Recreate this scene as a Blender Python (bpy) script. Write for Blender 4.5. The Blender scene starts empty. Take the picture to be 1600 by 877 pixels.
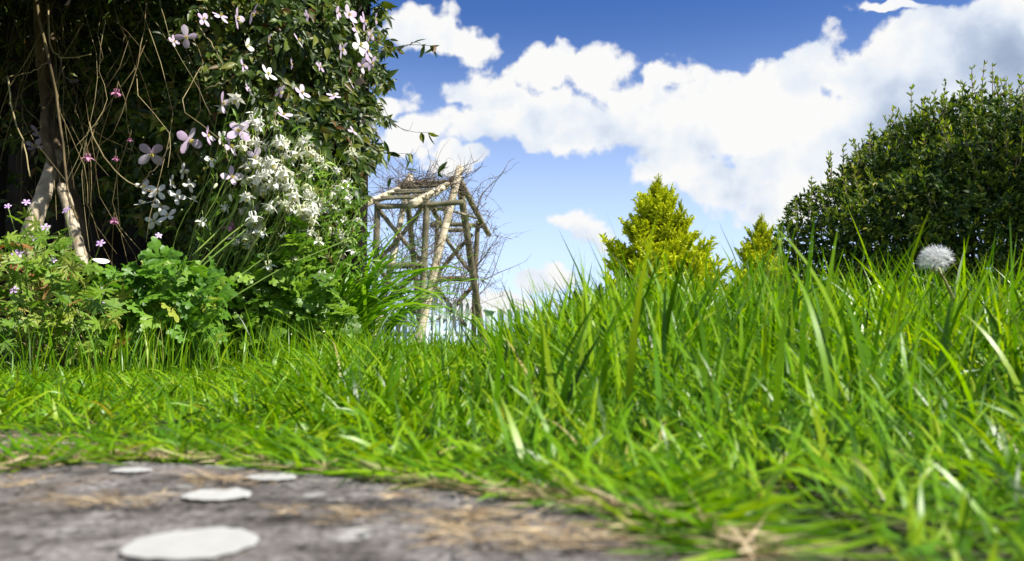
import bpy, math, random
import numpy as np
from mathutils import Vector, Matrix

random.seed(7)
rng = np.random.default_rng(11)
scene = bpy.context.scene
COL = scene.collection
R = math.radians

# ------------------------------------------------------------------ camera
F = 1256.0                      # focal length in pixels of the 1600 px wide photograph
H = 0.055                       # the lens is a hand's breadth above the paving
PITCH = math.atan(101.5 / F)
cam_d = bpy.data.cameras.new("camera")
cam_d.sensor_width = 36.0
cam_d.lens = 36.0 * F / 1600.0
cam_d.clip_start = 0.01
cam_d.clip_end = 3000.0
cam_d.dof.use_dof = True
cam_d.dof.focus_distance = 2.1
cam_d.dof.aperture_fstop = 12.5
cam_d.dof.aperture_blades = 7
cam = bpy.data.objects.new("camera", cam_d)
cam.location = (0, 0, H)
cam.rotation_euler = (math.pi / 2 + PITCH, 0, 0)
COL.objects.link(cam)
scene.camera = cam

def ray(u, v):
    cx = (u - 800.0) / F
    cz = (438.5 - v) / F
    y = math.cos(PITCH) - cz * math.sin(PITCH)
    z = math.sin(PITCH) + cz * math.cos(PITCH)
    return cx / y, z / y

def P(u, v, d):
    """the point at depth d metres that the photograph shows at pixel u, v"""
    a, b = ray(u, v)
    return Vector((a * d, d, H + b * d))

def G(u, v, z=0.0):
    """the point at height z (below the lens) that the photograph shows at u, v"""
    a, b = ray(u, v)
    d = (z - H) / b
    return Vector((a * d, d, z))

# ------------------------------------------------------------------ sun, sky
SUN = Vector((0.62, -0.30, 0.80)).normalized()
sun_d = bpy.data.lights.new("sun", 'SUN')
sun_d.energy = 5.0
sun_d.angle = R(0.5)
sun_d.color = (1.0, 0.95, 0.86)
sun = bpy.data.objects.new("sun", sun_d)
sun.rotation_euler = SUN.to_track_quat('Z', 'Y').to_euler()
COL.objects.link(sun)

scene.view_settings.view_transform = 'Standard'
scene.view_settings.look = 'None'
scene.view_settings.exposure = 0.85
scene.view_settings.gamma = 1.0

scene.cycles.max_bounces = 8
scene.cycles.transmission_bounces = 6
scene.cycles.transparent_max_bounces = 8
scene.cycles.use_denoising = True

class NT:
    def __init__(s, tree):
        s.t = tree
    def n(s, kind, **kw):
        nd = s.t.nodes.new(kind)
        for k, v in kw.items():
            setattr(nd, k, v)
        return nd
    def put(s, sock, v):
        if v is None:
            return
        if isinstance(v, bpy.types.NodeSocket):
            s.t.links.new(v, sock)
        else:
            sock.default_value = v
    def math(s, op, a, b=None, c=None, clamp=False):
        nd = s.n('ShaderNodeMath', operation=op, use_clamp=clamp)
        for i, v in enumerate((a, b, c)):
            s.put(nd.inputs[i], v)
        return nd.outputs[0]
    def vec(s, op, a, b=None, c=None, out=0):
        nd = s.n('ShaderNodeVectorMath', operation=op)
        for i, v in enumerate((a, b, c)):
            s.put(nd.inputs[i], v)
        return nd.outputs[out]
    def noise(s, v, scale, detail=3.0, rough=0.55, dist=0.0, out=0):
        nd = s.n('ShaderNodeTexNoise')
        s.put(nd.inputs['Vector'], v)
        nd.inputs['Scale'].default_value = scale
        nd.inputs['Detail'].default_value = detail
        nd.inputs['Roughness'].default_value = rough
        nd.inputs['Distortion'].default_value = dist
        return nd.outputs[out]
    def sstep(s, v, a, b, lo=0.0, hi=1.0):
        nd = s.n('ShaderNodeMapRange', interpolation_type='SMOOTHSTEP')
        s.put(nd.inputs[0], v)
        nd.inputs[1].default_value = a
        nd.inputs[2].default_value = b
        nd.inputs[3].default_value = lo
        nd.inputs[4].default_value = hi
        return nd.outputs[0]
    def mix(s, f, a, b, mode='MIX'):
        nd = s.n('ShaderNodeMix', data_type='RGBA', blend_type=mode)
        s.put(nd.inputs[0], f)
        for k, v in ((6, a), (7, b)):
            if not isinstance(v, bpy.types.NodeSocket):
                v = (*v, 1.0)
            s.put(nd.inputs[k], v)
        return nd.outputs[2]
    def ramp(s, f, stops):
        nd = s.n('ShaderNodeValToRGB')
        cr = nd.color_ramp
        while len(cr.elements) < len(stops):
            cr.elements.new(0.5)
        for e, (p, c) in zip(cr.elements, stops):
            e.position = p
            e.color = (*c, 1.0)
        s.put(nd.inputs[0], f)
        return nd.outputs[0]

def azel(u, v):
    a, b = ray(u, v)
    return math.atan2(a, 1.0), math.atan2(b, math.hypot(a, 1.0))

world = bpy.data.worlds.new("World")
scene.world = world
world.use_nodes = True
wt = world.node_tree
wt.nodes.clear()
N = NT(wt)
sky = N.n('ShaderNodeTexSky', sky_type='NISHITA', sun_disc=False)
sky.sun_elevation = math.asin(SUN.z)
sky.sun_rotation = math.atan2(SUN.x, SUN.y)
sky.air_density = 1.0
sky.dust_density = 0.35
sky.ozone_density = 3.0
hs = N.n('ShaderNodeHueSaturation')
hs.inputs['Saturation'].default_value = 1.24
wt.links.new(sky.outputs[0], hs.inputs['Color'])
geo = N.n('ShaderNodeTexCoord')
dirv = geo.outputs['Generated']
sep = N.n('ShaderNodeSeparateXYZ')
wt.links.new(dirv, sep.inputs[0])
az = N.math('ARCTAN2', sep.outputs[0], sep.outputs[1])
el = N.math('ARCSINE', sep.outputs[2])
comb = N.n('ShaderNodeCombineXYZ')
wt.links.new(az, comb.inputs[0])
wt.links.new(el, comb.inputs[1])
ae0 = comb.outputs[0]
wob = N.noise(dirv, 9.0, 4.0, 0.6, out=1)
wob = N.vec('SUBTRACT', wob, (0.5, 0.5, 0.5))
ae = N.vec('MULTIPLY_ADD', wob, (0.11, 0.09, 0.0), ae0)
# cumulus: (u, v, radius u, radius v) on the photograph's sky
PUFFS = [(665, 48, 78, 48), (720, 62, 55, 34), (715, 155, 48, 34), (800, 165, 130, 66), (858, 112, 58, 44),
         (945, 118, 62, 52), (1040, 108, 42, 30), (985, 180, 140, 70), (1105, 150, 70, 50), (1245, 112, 80, 58),
         (1180, 200, 170, 85), (1160, 280, 140, 52), (1265, 230, 130, 110), (1060, 235, 100, 60),
         (1330, 130, 90, 55), (1460, 55, 120, 48), (1420, 110, 120, 80), (1520, 130, 170, 120), (1350, 260, 170, 120),
         (1580, 40, 130, 70), (1220, 160, 110, 60), (905, 180, 80, 62), (840, 200, 60, 40), (1440, 195, 130, 70), (1360, 180, 100, 60), (645, 225, 80, 42), (740, 205, 80, 38), (590, 180, 60, 40), (715, 248, 48, 24),
         (922, 362, 54, 40), (840, 440, 70, 22), (760, 470, 90, 24), (1230, 330, 120, 30), (1380, 18, 60, 12),
         (980, 500, 160, 30)]
Q = None
for (u, v, ru, rv) in PUFFS:
    a0, e0 = azel(u, v)
    a1, _ = azel(u + ru, v)
    _, e1 = azel(u, v - rv)
    ra, re = a1 - a0, e1 - e0
    q = N.vec('LENGTH', N.vec('MULTIPLY_ADD', ae, (1 / ra, 1 / re, 0), (-a0 / ra, -e0 / re, 0)), out=1)
    Q = q if Q is None else N.math('SMOOTH_MIN', Q, q, 0.22)
inner = N.math('SUBTRACT', 1.0, Q)
# the same broken cumulus goes on round the rest of the sky
cover = N.sstep(N.noise(dirv, 2.6, 5.0, 0.58), 0.44, 0.62, -1.0, 0.9)
out_of = N.math('MAXIMUM', N.sstep(N.math('ABSOLUTE', az), 0.60, 0.72), N.sstep(el, 0.47, 0.58))
inner = N.math('MAXIMUM', inner, N.math('MULTIPLY_ADD', N.math('SUBTRACT', cover, -1.0), out_of, -1.0))
fine = N.noise(dirv, 26.0, 7.0, 0.62)
vor2 = N.n('ShaderNodeTexVoronoi', feature='SMOOTH_F1')
vor2.inputs['Scale'].default_value = 42.0
vor2.inputs['Smoothness'].default_value = 0.5
wt.links.new(N.vec('ADD', dirv, N.vec('MULTIPLY', wob, (0.04, 0.04, 0.04))), vor2.inputs['Vector'])
vor = N.n('ShaderNodeTexVoronoi', feature='SMOOTH_F1')
vor.inputs['Scale'].default_value = 17.0
vor.inputs['Smoothness'].default_value = 0.6
wt.links.new(N.vec('ADD', dirv, N.vec('MULTIPLY', wob, (0.05, 0.05, 0.05))), vor.inputs['Vector'])
bil = N.math('SUBTRACT', 0.42, vor.outputs['Distance'])
dens = N.math('ADD', inner, N.math('MULTIPLY', N.math('SUBTRACT', fine, 0.5), 0.95))
dens = N.math('ADD', dens, N.math('MULTIPLY', bil, 0.65))
dens = N.math('ADD', dens, N.math('MULTIPLY', N.math('SUBTRACT', 0.42, vor2.outputs['Distance']), 0.32))
alpha = N.sstep(dens, -0.02, 0.28)
# cloud shade: thick parts grey below, edges bright
tow = N.vec('ADD', dirv, (0.016, -0.008, 0.03))
lit = N.math('SUBTRACT', N.noise(dirv, 9.0, 5.0, 0.5), N.noise(tow, 9.0, 5.0, 0.5))
big = N.noise(dirv, 5.0, 3.0, 0.5)
shade = N.math('MULTIPLY_ADD', lit, 2.2, 1.0)
shade = N.math('ADD', shade, N.math('MULTIPLY', N.math('SUBTRACT', big, 0.5), 0.25))
GREYS = [(1600, 50, 150, 60, 0.32), (1560, 150, 270, 110, 0.64), (1330, 225, 150, 50, 0.25), (1010, 210, 130, 30, 0.14), (850, 215, 90, 25, 0.14), (1160, 325, 150, 30, 0.10), 
         (760, 225, 150, 28, 0.12), (1420, 240, 150, 60, 0.18)]
for (u, v, ru, rv, k) in GREYS:
    a0, e0 = azel(u, v)
    a1, _ = azel(u + ru, v)
    _, e1 = azel(u, v - rv)
    ra, re = a1 - a0, e1 - e0
    q = N.vec('LENGTH', N.vec('MULTIPLY_ADD', ae, (1 / ra, 1 / re, 0), (-a0 / ra, -e0 / re, 0)), out=1)
    shade = N.math('SUBTRACT', shade, N.sstep(q, 0.2, 1.35, k, 0.0))
cl_col = N.ramp(shade, [(0.0, (0.27, 0.33, 0.45)), (0.45, (0.41, 0.475, 0.59)), (0.75, (0.60, 0.645, 0.71)), (1.0, (0.725, 0.725, 0.72))])
bg1 = N.n('ShaderNodeBackground')
blue = N.mix(1.0, hs.outputs[0], (0.80, 0.76, 1.0), 'MULTIPLY')
blue = N.mix(N.sstep(el, -0.02, 0.42, 1.0, 0.0), blue, (5.9, 7.5, 10.4))      # pale summer haze low in the sky
wt.links.new(blue, bg1.inputs[0])
bg1.inputs[1].default_value = 0.077
bg2 = N.n('ShaderNodeBackground')
wt.links.new(cl_col, bg2.inputs[0])
bg2.inputs[1].default_value = 0.74
mx = N.n('ShaderNodeMixShader')
wt.links.new(alpha, mx.inputs[0])
wt.links.new(bg1.outputs[0], mx.inputs[1])
wt.links.new(bg2.outputs[0], mx.inputs[2])
wo = N.n('ShaderNodeOutputWorld')
wt.links.new(mx.outputs[0], wo.inputs[0])

# ------------------------------------------------------------------ materials
def new_mat(name):
    m = bpy.data.materials.new(name)
    m.use_nodes = True
    m.node_tree.nodes.clear()
    return m, NT(m.node_tree)

def foliage(name, stops, trans=0.4, tcol=(1.15, 1.25, 0.6), rough=0.42, spec=0.5, along=None, mottle=0.25, wax=None):
    """leaf: colour picked per leaf, thin enough to let light through"""
    m, n = new_mat(name)
    g = n.n('ShaderNodeNewGeometry')
    oi = n.n('ShaderNodeObjectInfo')
    r = n.math('FRACT', n.math('ADD', g.outputs['Random Per Island'], oi.outputs['Random']))
    c = n.ramp(r, stops)
    tc = n.n('ShaderNodeTexCoord')
    nz = n.noise(g.outputs['Position'], 160.0, 2.0)
    k = n.math('MULTIPLY_ADD', n.math('SUBTRACT', nz, 0.5), mottle * 2, 1.0)
    c = n.mix(1.0, c, n.vec('MULTIPLY', (1, 1, 1), None) if False else n_comb(n, k), 'MULTIPLY')
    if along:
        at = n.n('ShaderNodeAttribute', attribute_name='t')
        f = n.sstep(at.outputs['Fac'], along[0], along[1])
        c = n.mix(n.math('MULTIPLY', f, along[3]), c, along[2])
    bs = n.n('ShaderNodeBsdfPrincipled')
    n.put(bs.inputs['Base Color'], c)
    bs.inputs['Roughness'].default_value = rough
    bs.inputs['Specular IOR Level'].default_value = spec
    tr = n.n('ShaderNodeBsdfTranslucent')
    n.put(tr.inputs[0], n.mix(1.0, c, tcol, 'MULTIPLY'))
    ms = n.n('ShaderNodeMixShader')
    ms.inputs[0].default_value = trans
    m.node_tree.links.new(bs.outputs[0], ms.inputs[1])
    m.node_tree.links.new(tr.outputs[0], ms.inputs[2])
    o = n.n('ShaderNodeOutputMaterial')
    m.node_tree.links.new(ms.outputs[0], o.inputs[0])
    return m

def n_comb(n, k):
    cb = n.n('ShaderNodeCombineXYZ')
    for i in range(3):
        n.put(cb.inputs[i], k)
    return cb.outputs[0]

def solid(name, stops, scale=20.0, rough=0.7, bump=0.3, bscale=None, stretch=(1, 1, 1), spec=0.3, per_obj=0.0, dist=0.002):
    m, n = new_mat(name)
    tc = n.n('ShaderNodeTexCoord')
    v = n.vec('MULTIPLY', tc.outputs['Object'], stretch)
    nz = n.noise(v, scale, 5.0, 0.6)
    if per_obj:
        oi = n.n('ShaderNodeObjectInfo')
        nz = n.math('ADD', nz, n.math('MULTIPLY', n.math('SUBTRACT', oi.outputs['Random'], 0.5), per_obj))
    c = n.ramp(nz, stops)
    bs = n.n('ShaderNodeBsdfPrincipled')
    n.put(bs.inputs['Base Color'], c)
    bs.inputs['Roughness'].default_value = rough
    bs.inputs['Specular IOR Level'].default_value = spec
    b = n.n('ShaderNodeBump')
    b.inputs['Strength'].default_value = bump
    b.inputs['Distance'].default_value = dist
    n.put(b.inputs['Height'], n.noise(v, bscale or scale * 3, 5.0, 0.65))
    m.node_tree.links.new(b.outputs[0], bs.inputs['Normal'])
    o = n.n('ShaderNodeOutputMaterial')
    m.node_tree.links.new(bs.outputs[0], o.inputs[0])
    return m

MAT = {}
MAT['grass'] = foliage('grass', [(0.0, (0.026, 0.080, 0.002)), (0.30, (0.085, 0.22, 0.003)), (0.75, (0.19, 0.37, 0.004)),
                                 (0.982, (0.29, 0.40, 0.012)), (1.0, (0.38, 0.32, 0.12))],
                       trans=0.42, tcol=(1.6, 1.5, 0.2), rough=0.34, spec=0.30, along=(0.45, 0.0, (0.05, 0.075, 0.008), 0.75), mottle=0.12)  # blade roots darkened: shade low in the turf is put into the colour
MAT['clematis_leaf'] = foliage('clematis_leaf', [(0.0, (0.016, 0.034, 0.006)), (0.45, (0.045, 0.085, 0.010)), (0.78, (0.10, 0.15, 0.014)),
                                                 (0.92, (0.17, 0.19, 0.02)), (1.0, (0.13, 0.06, 0.025))], trans=0.34, rough=0.42, spec=0.35)
MAT['columbine_leaf'] = foliage('columbine_leaf', [(0.0, (0.065, 0.15, 0.012)), (0.5, (0.15, 0.29, 0.02)), (1.0, (0.25, 0.39, 0.04))],
                                trans=0.42, rough=0.45)
MAT['lobed_leaf'] = foliage('lobed_leaf', [(0.0, (0.06, 0.16, 0.014)), (0.6, (0.13, 0.29, 0.022)), (0.9, (0.20, 0.35, 0.035)), (1.0, (0.36, 0.40, 0.06))],
                            trans=0.42, rough=0.45)
MAT['geranium_leaf'] = foliage('geranium_leaf', [(0.0, (0.10, 0.21, 0.02)), (0.45, (0.19, 0.32, 0.03)), (0.84, (0.30, 0.38, 0.05)),
                                                 (0.94, (0.34, 0.30, 0.07)), (1.0, (0.33, 0.07, 0.04))], trans=0.42, rough=0.5)
MAT['daylily_leaf'] = foliage('daylily_leaf', [(0.0, (0.07, 0.20, 0.008)), (0.5, (0.16, 0.35, 0.010)), (1.0, (0.26, 0.44, 0.02))],
                              trans=0.45, rough=0.30, spec=0.55, mottle=0.1)
MAT['hedge_leaf'] = foliage('hedge_leaf', [(0.0, (0.016, 0.042, 0.009)), (0.45, (0.045, 0.092, 0.014)), (0.75, (0.10, 0.155, 0.018)),
                                           (0.94, (0.17, 0.22, 0.015)), (1.0, (0.22, 0.20, 0.02))], trans=0.28, rough=0.5, spec=0.22)
MAT['young_leaf'] = foliage('young_leaf', [(0.0, (0.10, 0.15, 0.012)), (0.6, (0.20, 0.28, 0.014)), (0.95, (0.36, 0.40, 0.02)), (1.0, (0.28, 0.16, 0.03))], trans=0.4, rough=0.45, spec=0.35)
MAT['conifer'] = foliage('conifer', [(0.0, (0.07, 0.13, 0.008)), (0.5, (0.13, 0.20, 0.010)), (1.0, (0.20, 0.26, 0.012))], trans=0.25,
                         tcol=(1.2, 1.1, 0.5), rough=0.6, spec=0.2, along=(0.40, 0.95, (0.54, 0.60, 0.008), 0.92))
MAT['conifer_dark'] = foliage('conifer_dark', [(0.0, (0.03, 0.06, 0.02)), (1.0, (0.07, 0.11, 0.03))], trans=0.15, rough=0.6, spec=0.2)
MAT['straw'] = foliage('straw', [(0.0, (0.20, 0.135, 0.07)), (0.5, (0.37, 0.27, 0.14)), (1.0, (0.55, 0.45, 0.28))], trans=0.15, tcol=(1, 0.9, 0.7), rough=0.7)
MAT['pink_petal'] = foliage('pink_petal', [(0.0, (0.64, 0.48, 0.68)), (0.6, (0.70, 0.58, 0.73)), (1.0, (0.76, 0.68, 0.77))], trans=0.35,
                            tcol=(1, 0.92, 1.0), rough=0.55, spec=0.25, along=(0.75, 1.0, (0.62, 0.40, 0.62), 0.5), mottle=0.06)
MAT['white_petal'] = foliage('white_petal', [(0.0, (0.82, 0.82, 0.74)), (1.0, (0.88, 0.88, 0.85))], trans=0.35, tcol=(1, 1, 0.9), rough=0.55, spec=0.25, mottle=0.05)
MAT['fallen_petal'] = foliage('fallen_petal', [(0.0, (0.47, 0.47, 0.44)), (1.0, (0.52, 0.52, 0.49))], trans=0.2, tcol=(1, 1, .95), rough=0.6, spec=0.2, mottle=0.12)
MAT['cream_petal'] = foliage('cream_petal', [(0.0, (0.64, 0.68, 0.36)), (1.0, (0.84, 0.84, 0.68))], trans=0.3, tcol=(1, 1, 0.8), rough=0.55, spec=0.25, mottle=0.05)
MAT['magenta_petal'] = foliage('magenta_petal', [(0.0, (0.36, 0.10, 0.22)), (1.0, (0.58, 0.28, 0.42))], trans=0.3, tcol=(1, .8, 1), rough=0.55, mottle=0.1)
MAT['lilac_petal'] = foliage('lilac_petal', [(0.0, (0.58, 0.36, 0.72)), (1.0, (0.74, 0.56, 0.82))], trans=0.3, tcol=(1, .9, 1), rough=0.55, mottle=0.05)
MAT['stamen'] = foliage('stamen', [(0.0, (0.55, 0.50, 0.08)), (1.0, (0.75, 0.68, 0.20))], trans=0.1, tcol=(1, 1, 1), rough=0.7, mottle=0.1)
MAT['green_stem'] = foliage('green_stem', [(0.0, (0.14, 0.24, 0.04)), (0.7, (0.24, 0.32, 0.06)), (1.0, (0.28, 0.22, 0.09))], trans=0.1, rough=0.5)
MAT['tan_stem'] = solid('tan_stem', [(0.2, (0.05, 0.036, 0.016)), (0.5, (0.17, 0.125, 0.052)), (0.85, (0.38, 0.32, 0.16))], scale=18, rough=0.7, per_obj=0.5)
MAT['vine_twig'] = solid('vine_twig', [(0.3, (0.09, 0.065, 0.05)), (0.7, (0.22, 0.17, 0.12))], scale=6, rough=0.8, per_obj=0.3)
MAT['bark'] = solid('bark', [(0.3, (0.05, 0.035, 0.02)), (0.5, (0.13, 0.09, 0.05)), (0.75, (0.25, 0.19, 0.12))], scale=40, stretch=(1, 1, 0.12), bump=0.9, dist=0.006, rough=0.85)
MAT['pale_log'] = solid('pale_log', [(0.3, (0.25, 0.19, 0.12)), (0.55, (0.48, 0.41, 0.30)), (0.8, (0.62, 0.56, 0.46))], scale=40, stretch=(1, 1, 0.12), bump=0.8, dist=0.004, rough=0.85)
MAT['pole'] = solid('pole', [(0.25, (0.06, 0.055, 0.028)), (0.5, (0.16, 0.14, 0.085)), (0.75, (0.34, 0.30, 0.20))], scale=9, stretch=(1, 1, .6), bump=0.9, bscale=40, dist=0.004, rough=0.85, per_obj=0.12)
MAT['weathered_pole'] = solid('weathered_pole', [(0.25, (0.20, 0.16, 0.09)), (0.5, (0.44, 0.38, 0.27)), (0.75, (0.60, 0.54, 0.43))], scale=12, bump=0.9, bscale=40, dist=0.006, rough=0.85)
MAT['fence_paint'] = solid('fence_paint', [(0.25, (0.36, 0.46, 0.43)), (0.6, (0.50, 0.60, 0.57)), (0.9, (0.62, 0.69, 0.66))], scale=4, bump=0.2, bscale=30, rough=0.6, per_obj=0.15)
MAT['dark_board'] = solid('dark_board', [(0.25, (0.007, 0.005, 0.004)), (0.55, (0.018, 0.013, 0.009)), (0.85, (0.04, 0.03, 0.02))], scale=22, stretch=(1, 1, 0.1), bump=0.6, dist=0.004, rough=0.85, per_obj=0.2)
MAT['pappus'] = foliage('pappus', [(0.0, (0.72, 0.72, 0.72)), (1.0, (0.85, 0.85, 0.85))], trans=0.4, tcol=(1, 1, 1), rough=0.8, spec=0.1, mottle=0.0)
MAT['seed'] = solid('seed', [(0.2, (0.12, 0.08, 0.04)), (0.8, (0.25, 0.18, 0.09))], scale=300)

def stone_material():
    m, n = new_mat('flagstone')
    tc = n.n('ShaderNodeTexCoord')
    v = tc.outputs['Object']
    a = n.noise(v, 16.0, 6.0, 0.65)
    c = n.ramp(a, [(0.30, (0.034, 0.030, 0.026)), (0.43, (0.092, 0.083, 0.076)), (0.55, (0.19, 0.177, 0.166)), (0.70, (0.35, 0.33, 0.315))])
    sp = n.noise(v, 320.0, 4.0, 0.7)
    c = n.mix(0.75, c, n.ramp(sp, [(0.35, (0.35, 0.33, 0.31)), (0.5, (0.9, 0.9, 0.9)), (0.66, (1.9, 1.85, 1.8))]), 'MULTIPLY')
    st = n.sstep(n.noise(n.vec('ADD', v, (3.1, 1.7, 0.0)), 11.0, 4.0, 0.6), 0.53, 0.68)
    c = n.mix(n.math('MULTIPLY', st, 0.45), c, (0.24, 0.16, 0.085))
    li = n.sstep(n.noise(n.vec('ADD', v, (7.3, 4.4, 0.0)), 38.0, 3.0, 0.6), 0.64, 0.70)
    c = n.mix(n.math('MULTIPLY', li, 0.6), c, (0.42, 0.42, 0.39))
    pit = n.sstep(n.noise(v, 150.0, 2.0, 0.5), 0.34, 0.42)
    c = n.mix(1.0, c, n_comb(n, n.math('MULTIPLY_ADD', pit, 0.6, 0.4)), 'MULTIPLY')
    bs = n.n('ShaderNodeBsdfPrincipled')
    n.put(bs.inputs['Base Color'], c)
    bs.inputs['Roughness'].default_value = 0.9
    bs.inputs['Specular IOR Level'].default_value = 0.2
    b = n.n('ShaderNodeBump')
    b.inputs['Strength'].default_value = 0.8
    b.inputs['Distance'].default_value = 0.004
    n.put(b.inputs['Height'], n.math('ADD', n.noise(v, 90.0, 7.0, 0.7), n.math('MULTIPLY', pit, 0.5)))
    m.node_tree.links.new(b.outputs[0], bs.inputs['Normal'])
    o = n.n('ShaderNodeOutputMaterial')
    m.node_tree.links.new(bs.outputs[0], o.inputs[0])
    return m
MAT['stone'] = stone_material()

def ground_material():
    m, n = new_mat('soil_and_turf')
    g = n.n('ShaderNodeNewGeometry')
    v = g.outputs['Position']
    soil = n.ramp(n.noise(v, 30.0, 6.0, 0.65), [(0.3, (0.018, 0.012, 0.007)), (0.7, (0.075, 0.052, 0.030))])
    turf = n.ramp(n.noise(v, 14.0, 6.0, 0.7), [(0.3, (0.04, 0.085, 0.012)), (0.7, (0.12, 0.20, 0.03))])
    s = n.n('ShaderNodeSeparateXYZ')
    m.node_tree.links.new(v, s.inputs[0])
    far = n.sstep(s.outputs[1], 0.6, 5.0, 0.25, 1.0)
    c = n.mix(far, soil, turf)
    bs = n.n('ShaderNodeBsdfPrincipled')
    n.put(bs.inputs['Base Color'], c)
    bs.inputs['Roughness'].default_value = 0.95
    b = n.n('ShaderNodeBump')
    b.inputs['Strength'].default_value = 0.8
    b.inputs['Distance'].default_value = 0.01
    n.put(b.inputs['Height'], n.noise(v, 60.0, 6.0, 0.7))
    m.node_tree.links.new(b.outputs[0], bs.inputs['Normal'])
    o = n.n('ShaderNodeOutputMaterial')
    m.node_tree.links.new(bs.outputs[0], o.inputs[0])
    return m
MAT['ground'] = ground_material()

# ------------------------------------------------------------------ object helpers
class MB:
    """collects vertices and faces and links them as one mesh"""
    def __init__(s):
        s.v, s.q, s.t3, s.t = [], [], [], []
        s.n = 0
    def add(s, verts, quads=None, tris=None, t=None):
        verts = np.asarray(verts, dtype=np.float32).reshape(-1, 3)
        if quads is not None and len(quads):
            s.q.append(np.asarray(quads, dtype=np.int32).reshape(-1, 4) + s.n)
        if tris is not None and len(tris):
            s.t3.append(np.asarray(tris, dtype=np.int32).reshape(-1, 3) + s.n)
        s.v.append(verts)
        s.t.append(np.zeros(len(verts), np.float32) if t is None else np.asarray(t, np.float32).ravel())
        s.n += len(verts)
    def mesh(s, name, mat, origin=None, smooth=True):
        me = bpy.data.meshes.new(name)
        v = np.concatenate(s.v)
        if origin is not None:
            v = v - np.asarray(origin, np.float32)
        q = np.concatenate(s.q) if s.q else np.zeros((0, 4), np.int32)
        t3 = np.concatenate(s.t3) if s.t3 else np.zeros((0, 3), np.int32)
        me.vertices.add(len(v))
        me.vertices.foreach_set('co', v.ravel())
        me.loops.add(q.size + t3.size)
        me.loops.foreach_set('vertex_index', np.concatenate([q.ravel(), t3.ravel()]))
        me.polygons.add(len(q) + len(t3))
        me.polygons.foreach_set('loop_start', np.concatenate([np.arange(len(q)) * 4, q.size + np.arange(len(t3)) * 3]).astype(np.int32))
        if smooth:
            me.polygons.foreach_set('use_smooth', np.ones(len(q) + len(t3), bool))
        me.update(calc_edges=True)
        me.validate()
        at = me.attributes.new('t', 'FLOAT', 'POINT')
        at.data.foreach_set('value', np.concatenate(s.t))
        me.materials.append(mat)
        return me

def tag(o, label=None, cat=None, group=None, kind=None):
    if label: o['label'] = label
    if cat: o['category'] = cat
    if group: o['group'] = group
    if kind: o['kind'] = kind
    return o

def thing(name, loc, label, cat, group=None):
    o = bpy.data.objects.new(name, None)
    o.location = loc
    o.empty_display_size = 0.05
    COL.objects.link(o)
    return tag(o, label, cat, group)

def put(name, me, parent=None, M=None, label=None, kind=None):
    """link a mesh; M is in the parent's own space"""
    o = bpy.data.objects.new(name, me)
    COL.objects.link(o)
    if parent is not None:
        o.parent = parent
    if M is not None:
        o.matrix_local = M
    return tag(o, label, kind=kind)

def part(name, mb, mat, parent, label=None, kind=None, smooth=True):
    """mesh in world coordinates, made a child of an un-rotated thing"""
    loc = np.array(parent.location)
    return put(name, mb.mesh(name, mat, loc, smooth), parent, None, label, kind)

def nrm(a):
    return a / np.maximum(np.linalg.norm(a, axis=-1, keepdims=True), 1e-9)

def tube(pts, r0, r1=None, sides=6, mb=None, caps=True, wob=0.0, rs=None):
    pts = np.asarray([tuple(p) for p in pts], float)
    n = len(pts)
    rad = np.linspace(r0, r0 if r1 is None else r1, n) if rs is None else np.asarray(rs)
    tan = nrm(np.gradient(pts, axis=0))
    ref = np.array([0.31, 0.77, 0.55]) if abs(tan[0] @ np.array([0.31, 0.77, 0.55])) < 0.9 else np.array([1.0, 0, 0])
    vs = []
    for i in range(n):
        a = np.cross(tan[i], ref); a /= np.linalg.norm(a)
        b = np.cross(tan[i], a)
        ref = np.cross(a, tan[i])
        for k in range(sides):
            an = 2 * math.pi * k / sides
            rr = rad[i] * (1 + (wob * (random.random() - 0.5) if wob else 0))
            vs.append(pts[i] + rr * (math.cos(an) * a + math.sin(an) * b))
    q = [(i * sides + k, i * sides + (k + 1) % sides, (i + 1) * sides + (k + 1) % sides, (i + 1) * sides + k)
         for i in range(n - 1) for k in range(sides)]
    t3 = []
    if caps:
        vs += [pts[0], pts[-1]]
        c0, c1 = n * sides, n * sides + 1
        t3 += [(c0, (k + 1) % sides, k) for k in range(sides)]
        t3 += [(c1, (n - 1) * sides + k, (n - 1) * sides + (k + 1) % sides) for k in range(sides)]
    mb = mb or MB()
    mb.add(vs, q, t3, np.concatenate([np.repeat(np.linspace(0, 1, n), sides), [0, 1] if caps else []]))
    return mb

def spline(ctrl, n):
    """Catmull-Rom through control points"""
    c = np.asarray([tuple(p) for p in ctrl], float)
    c = np.vstack([2 * c[0] - c[1], c, 2 * c[-1] - c[-2]])
    out = []
    segs = len(c) - 3
    for s_ in np.linspace(0, segs - 1e-6, n):
        i = int(s_); f = s_ - i
        p0, p1, p2, p3 = c[i:i + 4]
        out.append(0.5 * ((2 * p1) + (-p0 + p2) * f + (2 * p0 - 5 * p1 + 4 * p2 - p3) * f * f + (-p0 + 3 * p1 - 3 * p2 + p3) * f ** 3))
    return np.array(out)

def box(mb, c, s, M=None):
    v = np.array([(x, y, z) for x in (-.5, .5) for y in (-.5, .5) for z in (-.5, .5)]) * np.array(s)
    if M is not None:
        v = v @ np.array(M).T
    mb.add(v + np.array(c), [(0, 1, 3, 2), (4, 6, 7, 5), (0, 4, 5, 1), (2, 3, 7, 6), (0, 2, 6, 4), (1, 5, 7, 3)])

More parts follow.
